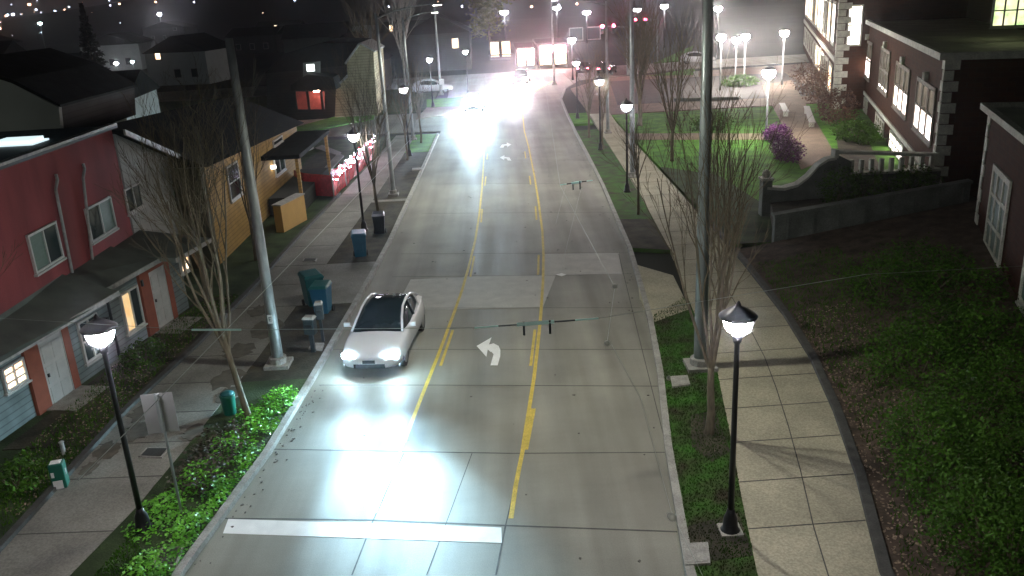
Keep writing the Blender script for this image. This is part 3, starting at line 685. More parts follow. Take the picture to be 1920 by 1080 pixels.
RPOLE = G(1313, 688, .1)
cobra(RPOLE, 11.6, -4.3, 'thick grey-green steel pole on the right verge with ivy-like bands near its foot', 480, r0=.19, m_='galvg', tgt=(RPOLE[0]-4.6, RPOLE[1]-1, 0))
# two more of the same poles behind the camera position, lighting the near road
cobra((-6.9, -2.5), 11.3, 4.2, 'street light pole on the left verge behind the viewpoint', 420, r0=.18, tgt=(-2.5, 4, 0))
cobra(G(738, 366, .1), 9.3, 2.8, 'left verge pole with a long thin curved arm over the road', 430, r0=.13)
cobra(G(775, 262, .1), 8.6, 2.0, 'left verge pole with a short arm, farther up the road', 170, r0=.12)
cobra(G(1186, 332, .1), 10.4, -3.4, 'pale pole on the right verge standing right behind the lamp', 240, r0=.15)
cobra(G(1140, 250, .1), 9.0, -3.2, 'right verge pole whose arm reaches left over the road at the top of the view', 200, r0=.12)
cobra((5.9, 97), 10.5, -3.6, 'far right pole at the intersection next to the red signals', 330, r0=.14)
cobra((-6.4, 93), 10.5, 3.6, 'far left pole before the intersection', 260, r0=.14)
# thin wrap bands on the right pole
# ------------------------------------------------------------------ overhead trolley hardware
def wire(pts, r, name, label, m_='cable', group='overhead wires'):
    o = MB().tube(pts, r, 5).build(name, m_); return tag(o, label, 'wire', group)
def spreader(xa, xb, y, z, label, skew=0.):
    e = empty('span_rod', ((xa+xb)/2, y, z), 0, label, 'span rod', 'overhead span rods'); L = (xb-xa)/2
    MB().tube([(-L*.32, -skew*.3, 0), (L*.28, skew*.3, .0)], .026, 8).build('rod', 'insul', e)
    MB().tube([(-L*.62, -skew*.6, -.0), (-L*.32, -skew*.3, 0)], .011, 6).tube([(L*.28, skew*.3, 0), (L*.62, skew*.6, .0)], .011, 6).build('link', 'mail', e)
    MB().tube([(-L, -skew, 0), (-L*.62, -skew*.6, -.0)], .012, 6).tube([(L*.62, skew*.6, 0), (L, skew, .0)], .012, 6).build('end_rod', 'insul', e)
    for s in (-.14, .14): MB().tube([(s*L*1.5, 0, .03), (s*L*1.5, 0, -.16)], .016, 6).build('hanger', 'mail', e)
    return e
spreader(-.52, 1.12, 10.55, 6.0, 'pale blue-green rod with two hangers over the turn lane, nearest the viewer', .05)
spreader(1.2, 1.95, 19.0, 6.0, 'short white rod over the right lane in front of the far lamps', .15)
MB_ = MB().tube([(-4.4, 11.0, 6.0), (-3.7, 10.9, 6.0)], .016, 8).build('span_rod', 'insul'); tag(MB_, 'pale rod above the left pavement in front of the bare tree', 'span rod', 'overhead span rods')
wire([(-.5, 10.5, 6.0), (-3.7, 10.9, 6.0)], .004, 'span_wire', 'thin span wire between the turn-lane rod and the left pavement rod')
wire([(1.12, 10.6, 6), (4.9, 11.2, 6.2)], .004, 'span_wire', 'thin span wire running right from the turn-lane rod')
wire([(1.18, 9.7, 6), (1.3, 8.2, 6), (1.22, 6.1, 6.0), (1.3, 5.2, 6.0)], .0022, 'contact_wire', 'contact wire running down to the white insulator knob')
ins = MB().lathe([(.01, -.05), (.03, -.04), (.034, -.015), (.02, 0), (.034, .015), (.03, .04), (.01, .05)], k=12).build('insulator', 'trim', smooth=True)
ins.location = (1.21, 6.05, 6.0); ins.rotation_euler = (1.2, .3, 0); tag(ins, 'white knob insulator hanging over the right kerb near the bottom', 'insulator', 'insulators')
ins2 = ins.copy(); COL.objects.link(ins2); ins2.location = (1.13, 9.75, 6.0); tag(ins2, 'small pale insulator over the right lane below the turn-lane rod', 'insulator', 'insulators')
ins3 = ins.copy(); COL.objects.link(ins3); ins3.location = (1.5, 11.85, 6.0); tag(ins3, 'small pale insulator over the right lane above the turn-lane rod', 'insulator', 'insulators')
wire([G(1090, 352, 6)+(6,), G(1050, 512, 6)+(6,)], .002, 'contact_wire', 'left contact wire crossing the right lane below the white rod')
wire([G(1060, 350, 6)+(6,), G(1042, 420, 6)+(6,)], .002, 'contact_wire', 'short contact wire just left of the other over the right lane')
wire([G(773, 258, 5.5)+(5.5,), G(696, 339, 5.5)+(5.5,), G(262, 785, 5.5)+(5.5,), G(147, 900, 5.5)+(5.5,)], .006, 'feeder_wire', 'feeder wire crossing above the left pavement from the green box to the corner lamp')
wire([G(744, 262, 5.5)+(5.5,), G(690, 312, 5.5)+(5.5,)], .005, 'feeder_wire', 'upper feeder wire above the left pavement by the third lamp')

wire([(-4.4, 11.0, 6.0), (-8.5, 12.2, 6.0), (-12.98, 14, 6.3)], .003, 'span_wire', 'thin span wire from the left pavement rod to the red townhouse')
wire([(4.9, 11.2, 6.2), (8, 12.6, 5.7), (11.4, 14.6, 5.3)], .003, 'span_wire', 'thin span wire from over the right verge to the annex')
wire([(1.13, 9.75, 6), (1.5, 11.85, 5.99), (1.2, 18.9, 5.97), (2.0, 40, 6.1), (2.6, 70, 6.2)], .0035, 'contact_wire', 'long thin contact wire over the right lane running up the road')
cobra((-27, 27), 10.8, -2.2, 'added street light pole out of view behind the red townhouse, lighting the pale end wall', 120, tgt=(-28, 34, 5))  # unseen pole, added to light the pale end wall
# sign seen from behind
X, Y = G(340, 960, .1); e = empty('road_sign', (X, Y, .1), .12, 'blank grey back of a rectangular sign on a thin post in the left ground cover', 'sign')
MB().tube([(0, 0, -.1), (0, 0, 2.75)], .03, 8).build('post', 'galv', e)
MB().box((-.03, .04, 2.32), (.62, .012, .88)).build('sign_panel', 'alu', e)
MB().box((-.03, .025, 2.32), (.09, .02, .88)).build('bracket', 'galv', e)

# ------------------------------------------------------------------ bins and boxes
def wheelie(loc, rz, body, lid, label, s=1., name='wheelie_bin'):
    e = empty(name, (loc[0], loc[1], .12), rz, label, 'bin', 'wheeled bins'); w, d, h = .29*s, .35*s, 1.0*s
    MB().hexa([(-w*.78, -d*.7, .08), (w*.78, -d*.7, .08), (w*.78, d*.75, .08), (-w*.78, d*.75, .08), (-w, -d, h), (w, -d, h), (w, d, h), (-w, d, h)]).box((0, -d*.84, h*.55), (w*.9, .03, h*.5)).build('body', body, e, bevel=.02)
    MB().box((0, 0, h-.03), (w*2.12, d*2.1, .05)).build('rim', body, e, bevel=.01)
    MB().hexa([(-w*1.08, -d*1.12, h+.0), (w*1.08, -d*1.12, h), (w*1.08, d*1.08, h), (-w*1.08, d*1.08, h), (-w*.9, -d*.8, h+.07), (w*.9, -d*.8, h+.07), (w*.9, d*.9, h+.11), (-w*.9, d*.9, h+.11)]).build('lid', lid, e, bevel=.015)
    MB().tube([(-w*.8, d*1.2, h-.02), (w*.8, d*1.2, h-.02)], .018, 8).build('handle', body, e)
    for sx in (-1, 1):
        MB().tube([(sx*w*.95-.025, d*.7, .11), (sx*w*.95+.025, d*.7, .11)], .11, 14).build('wheel', 'tyre', e)
    return e
wheelie(G(677, 482, .12), .15, 'binb', 'binb', 'blue wheeled bin with a pale lid mark standing alone beyond the driveway')
wheelie(G(713, 440, .12), .1, 'bind', 'bind', 'nearly black wheeled bin behind the blue one, by the bare tree', .92)
wheelie(G(590, 573, .12), .5, 'bint', 'bint', 'taller teal wheeled bin at the back of the pair on the driveway edge', 1.12)
wheelie(G(607, 588, .12), -.1, 'binb', 'bint', 'blue wheeled bin in front of the teal one, above the dark posts', 1.0)
def lockbox(loc, h, w, d, label, m_='mail', top='trimd', rz=.1, post=True, name='mailbox'):
    e = empty(name, (loc[0], loc[1], .1), rz, label, 'mailbox', 'boxes on the left verge')
    MB().box((0, 0, h-.25), (w, d, .5)).build('body', m_, e, bevel=.03)
    MB().hexa([(-w*.54, -d*.54, h), (w*.54, -d*.54, h), (w*.54, d*.54, h), (-w*.54, d*.54, h), (-w*.4, -d*.4, h+.07), (w*.4, -d*.4, h+.07), (w*.4, d*.4, h+.07), (-w*.4, d*.4, h+.07)]).build('cap', top, e)
    if post: MB().box((0, 0, (h-.5)/2), (w*.35, d*.35, h-.5)).build('post', m_, e)
    MB().box((0, -d/2-.008, h-.2), (w*.6, .016, .08)).build('slot', 'black', e)
lockbox(G(606, 640, .1), 1.25, .24, .26, 'slim dark post box with a pale cap, right one of two before the bins')
lockbox(G(588, 660, .1), 1.1, .34, .28, 'wider dark post box with a pale cap, left one of two before the bins', rz=-.15)
X, Y = G(117, 915, .08); e = empty('newspaper_box', (X, Y, .08), .25, 'small green box with white panels in the yard beside the left pavement', 'box')
MB().box((0, 0, .36), (.30, .28, .60)).build('body', 'bing', e, bevel=.02)
MB().box((-.02, -.146, .17), (.2, .012, .2)).build('front_panel', 'white', e); MB().box((-.09, -.146, .42), (.06, .012, .12)).build('notice', 'white', e)
MB().box((-.01, 0, .668), (.22, .18, .012)).build('top_label', 'white', e); MB().box((.156, -.02, .42), (.012, .08, .14)).build('side_label', 'trimd', e)
X, Y = G(432, 776, .1); e = empty('litter_bin', (X, Y, .1), .1, 'small round green bin behind the ground cover, beside the bare tree trunk', 'bin')
MB().lathe([(.15, 0), (.16, .04), (.19, .5), (.205, .52), (.205, .56), (.17, .57)], k=18).build('body', 'bing', e, smooth=True)
MB().lathe([(.165, .565), (.17, .60), (.10, .64), (.02, .65)], k=18).build('lid', 'bint', e, smooth=True)
# yard lights on the path
tagd = MB().lathe([(.05, 0), (.05, .3), (.07, .33), (.02, .36)], k=10).build('bollard', 'trimd'); tagd.location = (*G(120, 850, .1), .08); tag(tagd, 'short pale stake in the yard above the green box', 'stake')

# small sign posts on the verge far
def smallsign(px, h, w, label, m_='white', z=.1):
    X, Y = G(*px, z); e = empty('road_sign', (X, Y, z), 0, label, 'sign')
    MB().tube([(0, 0, 0), (0, 0, h)], .035, 6).build('post', 'galv', e); MB().box((0, -.04, h-w*.5), (w, .02, w*1.1)).build('sign_panel', m_, e)
smallsign((830, 178), 1.6, .5, 'little white sign on a short post across the side street')
smallsign((1304, 175), 2.0, .45, 'cream sign on a post at the edge of the plaza')

# ------------------------------------------------------------------ walls in panels
class Plane:
    def __init__(s, C, a): s.C, s.a = C, a; s.u = Vector((sin(a), cos(a), 0)); s.n = Vector((cos(a), -sin(a), 0))
    def P(s, t, z, d=0.): return tuple(Vector((s.C[0], s.C[1], z))+s.u*t+s.n*d)
    def q(s, px, py): return PL(px, py, s.C, s.a)
    def rect(s, L):
        p = [s.q(*x) for x in L]; ts = sorted(x[0] for x in p); zs = sorted(x[1] for x in p)
        return (ts[0]+ts[1])/2, (ts[-1]+ts[-2])/2, (zs[0]+zs[1])/2, (zs[-1]+zs[-2])/2
    def slab(s, mb, t0, t1, z0, z1, d0, d1):
        mb.hexa([s.P(t0, z0, d0), s.P(t1, z0, d0), s.P(t1, z0, d1), s.P(t0, z0, d1), s.P(t0, z1, d0), s.P(t1, z1, d0), s.P(t1, z1, d1), s.P(t0, z1, d1)])
        return mb
def window(pl, r_, parent, glass, sgn=1, mw=None, nv=1, nh=0, fw=.07, d0=.0, frame='trim', sill=True, glass2=None, lit_frac=1., name='window'):
    t0, t1, z0, z1 = r_; mb = MB(); a, b = d0*sgn, (d0+.07)*sgn
    pl.slab(mb, t0, t0+fw, z0, z1, a, b); pl.slab(mb, t1-fw, t1, z0, z1, a, b)
    pl.slab(mb, t0+fw, t1-fw, z0, z0+fw, a, b); pl.slab(mb, t0+fw, t1-fw, z1-fw, z1, a, b)
    for i in range(nv):
        c = lerp(t0, t1, (i+1)/(nv+1)); pl.slab(mb, c-(mw or fw*.4), c+(mw or fw*.4), z0+fw, z1-fw, a, b*.97)
    for i in range(nh):
        c = lerp(z0, z1, (i+1)/(nh+1)); pl.slab(mb, t0+fw, t1-fw, c-fw*.3, c+fw*.3, a, b*.92)
    w = mb.build(name, frame, parent)
    g1, g2 = (d0+.01)*sgn, (d0+.03)*sgn
    if lit_frac < 1:
        zm = lerp(z0, z1, lit_frac)
        pl.slab(MB(), t0+fw*.5, t1-fw*.5, z0+fw*.5, zm, g1, g2).build('pane', glass, w); pl.slab(MB(), t0+fw*.5, t1-fw*.5, zm, z1-fw*.5, g1, g2).build('pane', glass2, w)
    elif glass2:
        c = lerp(t0, t1, .5)
        pl.slab(MB(), t0+fw*.5, c, z0+fw*.5, z1-fw*.5, g1, g2).build('pane', glass, w); pl.slab(MB(), c, t1-fw*.5, z0+fw*.5, z1-fw*.5, g1, g2).build('pane', glass2, w)
    else: pl.slab(MB(), t0+fw*.5, t1-fw*.5, z0+fw*.5, z1-fw*.5, g1, g2).build('pane', glass, w)
    if sill: pl.slab(MB(), t0-.05, t1+.05, z0-.06, z0, a, b*1.5).build('sill', frame, w)
    return w
# ---- red townhouse
RP = Plane((-13.0, 0), 0.)
h1 = empty('townhouse', (-13, 25.5, 0), 0, 'red stucco townhouse with a flat roof, green-blinded windows and two downspouts', 'house', 'townhouses along the left pavement')
class off_parent:  # children are given in world space: cancel the empty's location
    pass
def fix(e):
    for c in kids(e): c.matrix_parent_inverse = Matrix.Translation(-Vector(e.location))
def W(mb, name, m_, parent, **k): return mb.build(name, m_, parent, **k)
mb = MB()
mb.hexa([(-20, 12, 2.7), (-13.0, 12, 2.7), (-13.0, 28.95, 2.85), (-20, 28.95, 2.85), (-20, 12, 6.5), (-13.0, 12, 6.5), (-13.0, 28.95, 6.5), (-20, 28.95, 6.5)])
W(mb, 'upper_wall', 'red', h1)
W(MB().prism([(-20.2, 12), (-12.85, 12), (-12.85, 29.1), (-20.2, 29.1)], 6.50, 6.58), 'roof', 'greyroof', h1)
mb = MB(); RP.slab(mb, 12, 29.1, 6.583, 6.66, -.1, .15); W(mb, 'parapet', 'trimd', h1)
c = G(36, 268, 6.6); W(MB().box((c[0], c[1], 6.66), (1.1, .8, .14)).box((c[0], c[1], 6.60), (1.3, 1.0, .06)), 'skylight', 'skyl', h1)
window(RP, RP.rect([(48, 437), (103, 417), (117, 487), (62, 512)]), h1, 'blind', glass2='glass')
window(RP, RP.rect([(155, 388), (207, 370), (215, 430), (170, 455)]), h1, 'glass', glass2='blind')
for (x1, y1, x2, y2) in ((97, 343, 133, 520), (149, 322, 172, 500)):
    t, za = RP.q(x1, y1); t2, zb = RP.q(x2, y2)
    W(MB().tube([RP.P(t+.25, za+.2, .04), RP.P(t+.22, za+.05, .07), RP.P(t, za-.2, .07), RP.P(t2, 2.95, .07)], .045, 8), 'downspout', 'trimd', h1)
# lower storey on its own line, canopy between
LPn = Plane((-12.8, 21.4), radians(9.8))
mb = MB(); LPn.slab(mb, -9, 7.6, -.1, 2.5, -3, 0); W(mb, 'lower_wall', 'teal', h1)
# orange door bays
for j, (L, Lo) in enumerate([([(66, 642), (112, 620), (133, 742), (94, 768)], None), ([(275, 512), (303, 497), (320, 600), (293, 618)], None)]):
    t0, t1, z0, z1 = LPn.rect(L)
    mb = MB(); LPn.slab(mb, t0-.55, t0-.02, 0, 2.45, .002, .10); LPn.slab(mb, t1+.02, t1+.3, 0, 2.45, .002, .10); LPn.slab(mb, t0-.02, t1+.02, z1+.03, 2.45, .002, .10)
    W(mb, 'door_surround', 'orange', h1)
    mb = MB(); LPn.slab(mb, t0, t1, z0, z1, .01, .06)
    d = W(mb, 'door', 'door', h1)
    mb = MB()
    for k in range(2):
        for l in range(3): 
            a0 = lerp(t0, t1, .1+.45*k); b0 = lerp(z0, z1, .06+.31*l); LPn.slab(mb, a0, a0+(t1-t0)*.35, b0, b0+(z1-z0)*.25, .062, .075)
    W(mb, 'door_panel', 'trim', d)
    mb = MB(); LPn.slab(mb, t0-.05, t0, z0, z1+.05, .04, .085); LPn.slab(mb, t1, t1+.05, z0, z1+.05, .04, .085); LPn.slab(mb, t0, t1, z1, z1+.05, .04, .085); W(mb, 'door_frame', 'trim', d)
    W(MB().box(LPn.P(t0+.12, lerp(z0, z1, .5), .09), (.05, .05, .1)), 'handle', 'black', d)
    W(MB().box(LPn.P((t0+t1)/2, .03, .5), (1.0, 1.5, .14), -radians(9.8)), 'doorstep', 'kerb', h1)
window(LPn, LPn.rect([(2, 690), (42, 668), (48, 712), (6, 742)]), h1, 'winw', nv=1, nh=2, d0=.005)
window(LPn, LPn.rect([(148, 600), (183, 583), (188, 662), (152, 690)]), h1, 'glass', nv=1, nh=1, d0=.005)
window(LPn, LPn.rect([(221, 552), (256, 533), (268, 607), (237, 628)]), h1, 'winy', nv=1, d0=.005, glass2='glass')
window(LPn, LPn.rect([(332, 482), (349, 476), (356, 505), (339, 512)]), h1, 'winw', nv=1, nh=1, d0=.005)
# canopy roof
def canopy(t0, t1, d, zf, zb, nm):
    a, b = LPn.P(t0, zf, d), LPn.P(t1, zf, d); mbx = MB()
    mbx.hexa([(-13.0+.002, a[1]-.3, zb-.15), (a[0], a[1], zf-.12), (b[0], b[1], zf-.12), (-13.0+.002, b[1], zb-.15), (-13.0+.002, a[1]-.3, zb), (a[0], a[1], zf), (b[0], b[1], zf), (-13.0+.002, b[1], zb)])
    W(mbx, nm, 'canopy', h1)
canopy(-8, 2.7, .85, 2.45, 3.05, 'canopy'); canopy(2.72, 5.9, .35, 2.47, 2.95, 'canopy'); canopy(5.92, 8.4, .85, 2.42, 2.85, 'canopy')
for (a, b, d, zf) in ((-8, 2.7, .85, 2.45), (2.72, 5.9, .35, 2.47), (5.92, 8.4, .85, 2.42)):
    mb = MB(); LPn.slab(mb, a, b, zf-.13, zf+.015, d+.003, d+.04); W(mb, 'fascia', 'trimd', h1)
W(MB().box(LPn.P(2.9, 1.45, .1), (.16, .1, .16)), 'wall_lamp', 'mail', h1); W(MB().box(LPn.P(5.0, 1.9, .1), (.1, .1, .2)), 'wall_lamp', 'mail', h1)
W(MB().tube([LPn.P(3.2, 2.4, .08), LPn.P(3.2, .1, .08)], .045, 8), 'downspout', 'mail', h1)
fix(h1)
# ---- grey shed-roofed unit
h2 = empty('townhouse', (-13, 31, 0), 0, 'grey sided townhouse end with a slanting roof edge between the red and ochre houses', 'house', 'townhouses along the left pavement')
q = [RP.q(*p_) for p_ in ((213, 243), (312, 298), (298, 420), (245, 445))]
poly = [RP.P(29.15, 6.3, -.02), RP.P(33.3, 4.75, -.02), RP.P(33.3, 0, -.02), RP.P(29.15, 0, -.02)]
W(MB().extr(poly, (-7, 0, 0)), 'wall', 'gsid', h2)
W(MB().hexa([(-20.3, 29.12, 6.30), (-12.7, 29.12, 6.30), (-12.7, 33.6, 4.66), (-20.3, 33.6, 4.66), (-20.3, 29.12, 6.42), (-12.7, 29.12, 6.42), (-12.7, 33.6, 4.78), (-20.3, 33.6, 4.78)]), 'roof', 'darkroof', h2)
mb = MB(); mb.hexa([(-12.697, 29.12, 6.24), (-12.63, 29.12, 6.24), (-12.63, 33.6, 4.60), (-12.697, 33.6, 4.60), (-12.697, 29.12, 6.43), (-12.63, 29.12, 6.43), (-12.63, 33.6, 4.79), (-12.697, 33.6, 4.79)]); W(mb, 'barge_board', 'trimd', h2)
window(RP, RP.rect([(230, 350), (262, 345), (268, 392), (238, 398)]), h2, 'glass', nv=1, d0=-.015)
sb = MB()
for k in range(22):
    zz = 2.95+k*.15; tm = 33.3-max(0, (zz-4.75))/(6.3-4.75)*4.15
    RP.slab(sb, 29.16, min(33.29, tm), zz, zz+.02, -.019, -.004)
W(sb, 'siding_boards', 'gsid', h2)
fix(h2)
# ---- ochre townhouse and porch
YP = Plane((-12.0, 0), 0.)
h3 = empty('townhouse', (-12, 40, 0), 0, 'ochre townhouse with white-lined windows and a dark porch roof beyond the steel pole', 'house', 'townhouses along the left pavement')
W(MB().hexa([(-19, 34.2, 0), (-12, 34.2, 0), (-12, 50.5, 0), (-19, 50.5, 0), (-19, 34.2, 4.3), (-12, 34.2, 4.3), (-12, 50.5, 3.5), (-19, 50.5, 3.5)]), 'wall', 'ochre', h3)
W(MB().hexa([(-19, 33.7, -.0), (-12.02, 33.7, 0), (-12.02, 34.195, 0), (-19, 34.195, 0), (-19, 33.7, 4.2), (-12.02, 33.7, 4.2), (-12.02, 34.195, 4.2), (-19, 34.195, 4.2)]), 'end_wall', 'olive', h3)
W(MB().hexa([(-19.3, 33.5, 4.35), (-11.6, 33.5, 4.25), (-11.6, 50.9, 3.45), (-19.3, 50.9, 3.55), (-15.6, 33.5, 6.0), (-15.4, 33.5, 6.0), (-15.4, 50.9, 5.2), (-15.6, 50.9, 5.2)]), 'roof', 'darkroof', h3)
window(YP, YP.rect([(425, 310), (447, 300), (449, 370), (428, 378)]), h3, 'glass', nv=0, nh=1)
window(YP, YP.rect([(510, 262), (528, 256), (529, 268), (511, 273)]), h3, 'glass', nv=0)
window(YP, (44.5, 46.6, 1.6, 2.7), h3, 'glass', nv=1)
mb = MB(); YP.slab(mb, 42.3, 50.4, 2.85, 3.05, .0, 1.9); W(mb, 'porch_roof', 'darkroof', h3)
for t in (42.5, 50.1): W(MB().box(YP.P(t, 1.4, 1.7), (.16, .16, 2.85)), 'porch_post', 'ochre', h3)
W(MB().box(YP.P(44.0, 2.2, .1), (.2, .2, .15)), 'porch_lamp', emat('porch_lamp', (1, .9, .8), 14), h3)
W(MB().box((-11.1, 46, .5), (1.6, 7.6, .9)), 'porch_steps', 'dhouse', h3)
fix(h3)
a, b = G(533, 436, .06), G(576, 412, .06); za = HT(a, 386); zb = HT(b, 365)
dv = Vector((b[0]-a[0], b[1]-a[1], 0)).normalized(); back = Vector((-dv.y, dv.x, 0))
e = empty('porch_box', (a[0], a[1], .0), 0, 'plain ochre boxed stair wall standing free beside the left pavement', 'wall')
L_ = sqrt((b[0]-a[0])**2+(b[1]-a[1])**2)
mb = MB(); o0 = Vector((0, 0, .05)); hh = (za+zb)/2-.05
vs = [o0, o0+dv*L_, o0+dv*L_+back*.4, o0+back*.4]; mb.hexa([tuple(v) for v in vs]+[tuple(v+Vector((0, 0, hh))) for v in vs]); mb.build('body', 'panel', e)
vs = [o0-dv*.04-back*.04, o0+dv*(L_+.04)-back*.04, o0+dv*(L_+.04)+back*.44, o0-dv*.04+back*.44]
MB().hexa([tuple(v+Vector((0, 0, hh+.002))) for v in vs]+[tuple(v+Vector((0, 0, hh+.06))) for v in vs]).build('cap', 'trimd', e)
# ---- pale building behind, left edge
h4 = empty('apartment_block', (-24, 36, 0), 0, 'pale windowless end wall with a sloping top behind the red house roof', 'house')
BP = lambda px, py, Y: (lambda r: tuple(Vector((0, 0, HC))+r*(Y/r.y)))(ray(px, py))
P4 = [BP(-90, 120, 36), BP(22, 156, 36), BP(110, 201, 36), BP(116, 262, 36), BP(-90, 275, 36)]
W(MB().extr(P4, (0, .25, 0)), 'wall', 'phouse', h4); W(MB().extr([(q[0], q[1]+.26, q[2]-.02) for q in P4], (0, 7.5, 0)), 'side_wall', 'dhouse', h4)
W(MB().extr([BP(-90, 113, 35.9), BP(22, 149, 35.9), BP(113, 196, 35.9), BP(113, 201, 35.9), BP(22, 156, 35.9), BP(-90, 120, 35.9)], (0, 8, 0)), 'roof', 'darkroof', h4)
fix(h4)

# ---- beige gabled house with dark body
h5 = empty('gabled_house', (-13.5, 77, 0), 0, 'dark house with a tall beige gable end and a glowing red porch', 'house')
Yg = 79.
A_ = [BP(650, 117, Yg), BP(675, 82, Yg), BP(700, 97, Yg), BP(708, 222, Yg), BP(628, 222, Yg), BP(630, 165, Yg), BP(652, 145, Yg)]
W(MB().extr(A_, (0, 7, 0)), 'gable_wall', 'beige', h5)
def bar(mb, p, q_, w, dy=.5):
    p, q_ = Vector(p), Vector(q_); n = Vector((-(q_.z-p.z), 0, q_.x-p.x)).normalized()*w
    mb.extr([p, q_, q_+n, p+n], (0, dy, 0))
mb = MB(); bar(mb, BP(648, 121, Yg-.25), BP(675, 83, Yg-.25), .16, 7); bar(mb, BP(675, 83, Yg-.25), BP(702, 98, Yg-.25), .16, 7); W(mb, 'barge_board', 'trimd', h5)
mb = MB(); bar(mb, BP(628, 168, Yg-.25), BP(652, 143, Yg-.25), .16, 4); W(mb, 'barge_board', 'trimd', h5)
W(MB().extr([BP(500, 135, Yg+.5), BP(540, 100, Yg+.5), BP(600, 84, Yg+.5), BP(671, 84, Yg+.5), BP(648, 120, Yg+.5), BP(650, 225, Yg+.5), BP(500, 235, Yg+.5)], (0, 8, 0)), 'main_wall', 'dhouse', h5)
W(MB().extr([BP(495, 138, Yg), BP(535, 100, Yg), BP(605, 80, Yg), BP(671, 81, Yg), BP(646, 123, Yg), BP(600, 128, Yg)], (0, 9, 0)), 'roof', 'darkroof', h5)
GP5 = Yg-.1
def qwin(parent, px0, py0, px1, py1, Y, mt, fr=None, name='window', th=.08):
    a = BP(px0, py1, Y); b = BP(px1, py0, Y)
    o = MB().box(((a[0]+b[0])/2, Y, (a[2]+b[2])/2), (b[0]-a[0]+.12, th, b[2]-a[2]+.12)).build(name, fr or 'mail', parent)
    MB().box(((a[0]+b[0])/2, Y-th*.6, (a[2]+b[2])/2), (b[0]-a[0], th*.5, b[2]-a[2])).build('pane', mt, o)
    return o
qwin(h5, 576, 120, 589, 134, GP5-.2, 'wint')
W(MB().extr([BP(568, 118, Yg-.15), BP(600, 115, Yg-.15), BP(600, 140, Yg-.15), BP(568, 148, Yg-.15)], (0, .2, 0)), 'dormer', 'phouse', h5)
W(MB().extr([BP(545, 160, Yg-2.5), BP(575, 140, Yg-2.5), BP(625, 145, Yg-2.5), BP(630, 168, Yg-2.5), BP(545, 170, Yg-2.5)], (0, 3, 0)), 'porch_roof', 'darkroof', h5)
W(MB().extr([BP(553, 172, Yg-.25), BP(608, 172, Yg-.25), BP(608, 205, Yg-.25), BP(553, 205, Yg-.25)], (0, .2, 0)), 'porch_wall', 'porch', h5)
for x in (556, 580, 606): 
    a = BP(x, 205, Yg-2.3); b = BP(x, 169, Yg-2.3); W(MB().box((a[0], a[1], (a[2]+b[2])/2), (.2, .2, b[2]-a[2])), 'porch_post', 'dhouse', h5)
a = BP(594, 171, Yg-1.2); W(MB().box(a, (.5, .3, .08)), 'porch_lamp', emat('porch_glow', (1, .55, .45), 60), h5)
fix(h5)
# shrub by the porch
# ---- porch house across side street
def farhouse(cx, Y, w, d, hw, hr, label, wm_, lit, gx=True, rz=0., roof='darkroof', z0=0., group='distant houses'):
    e = empty('distant_house', (cx, Y, z0), rz, label, 'house', group)
    MB().box((0, 0, hw/2), (w, d, hw)).build('wall', wm_, e)
    if gx: rf = MB().extr([(-w/2-.3, -d/2-.3, hw+.003), (w/2+.3, -d/2-.3, hw+.003), (0, -d/2-.3, hw+hr)], (0, d+.6, 0))
    else: rf = MB().extr([(-w/2-.3, -d/2-.3, hw+.003), (-w/2-.3, d/2+.3, hw+.003), (-w/2-.3, 0, hw+hr)], (w+.6, 0, 0))
    rf.build('roof', roof, e)
    for (x, z, ww, wh, m_) in lit:
        f = MB().box((x, -d/2-.03, z), (ww+.16, .06, wh+.16)).build('window', 'trimd', e); MB().box((x, -d/2-.07, z), (ww, .03, wh)).build('pane', m_, f)
    return e
farhouse(-17.5, 106, 8, 9, 3.2, 3.2, 'small gabled house with a pale porch behind the violet lamp', 'dhouse', [(-2, 1.8, 1, 1.2, 'glass'), (2.2, 1.8, 1, 1.2, 'glass')])
farhouse(-8.5, 128, 9, 9, 5.0, 2.5, 'dark house beyond the far left pole', 'dhouse', [(2.5, 3.6, .8, 1.2, 'winw')])
def spot_at(px, py, Y): v = BP(px, py, Y); return v[0], v[2]
rnd = random.Random(77)
lots = [(-52, 100, 9), (-64, 128, 10), (-44, 128, 9), (-86, 150, 10), (-70, 165, 10), (-30, 150, 10), (-110, 190, 12), (-52, 196, 11), (-90, 215, 12), (-20, 190, 10), (-135, 240, 12), (-60, 250, 12), (-32, 240, 12), (-180, 270, 12), (-105, 290, 14), (-30, 62, 9), (-38, 74, 9)]
desc = ['two-storey', 'low', 'wide', 'narrow', 'steep-roofed', 'plain']
names_ = ['first row house farthest left of the conifer', 'house behind the pale end wall', 'house right of the conifer', 'second row house near the left edge', 'second row house with lamp beside it', 'house behind the beige gable', 'third row house at the far left', 'third row house left of the steel pole top', 'fourth row house toward the left edge', 'house behind the curved-arm pole', 'hillside house at the left edge', 'hillside house above the conifer', 'hillside house above the beige gable', 'highest house by the left edge', 'highest house near the North end', 'dark house just behind the grey townhouse', 'dark house behind the ochre townhouse']
names_[14] = 'highest house in the middle of the left hillside'
for i, (x, y, w) in enumerate(lots):
    lit = []
    for k in range(3):
        if rnd.random() < .5: lit.append(((k-1)*w*.28, 1.6+rnd.choice((0, 2.4)), rnd.uniform(.6, 1.1), rnd.uniform(.7, 1.2), rnd.choice(['winw', 'winw', 'glass', 'wint' if i % 4 == 0 else 'winy'])))
        else: lit.append(((k-1)*w*.28, 1.6, .9, 1.1, 'glass'))
    farhouse(x, y, w, 9, rnd.uniform(2.6, 4.6), rnd.uniform(1.6, 2.6), 'dim %s %s' % (desc[i % 6], names_[i]), rnd.choice(['dhouse', 'dhouse', 'phouse']), lit, gx=i % 2 == 0, rz=rnd.uniform(-.2, .2))

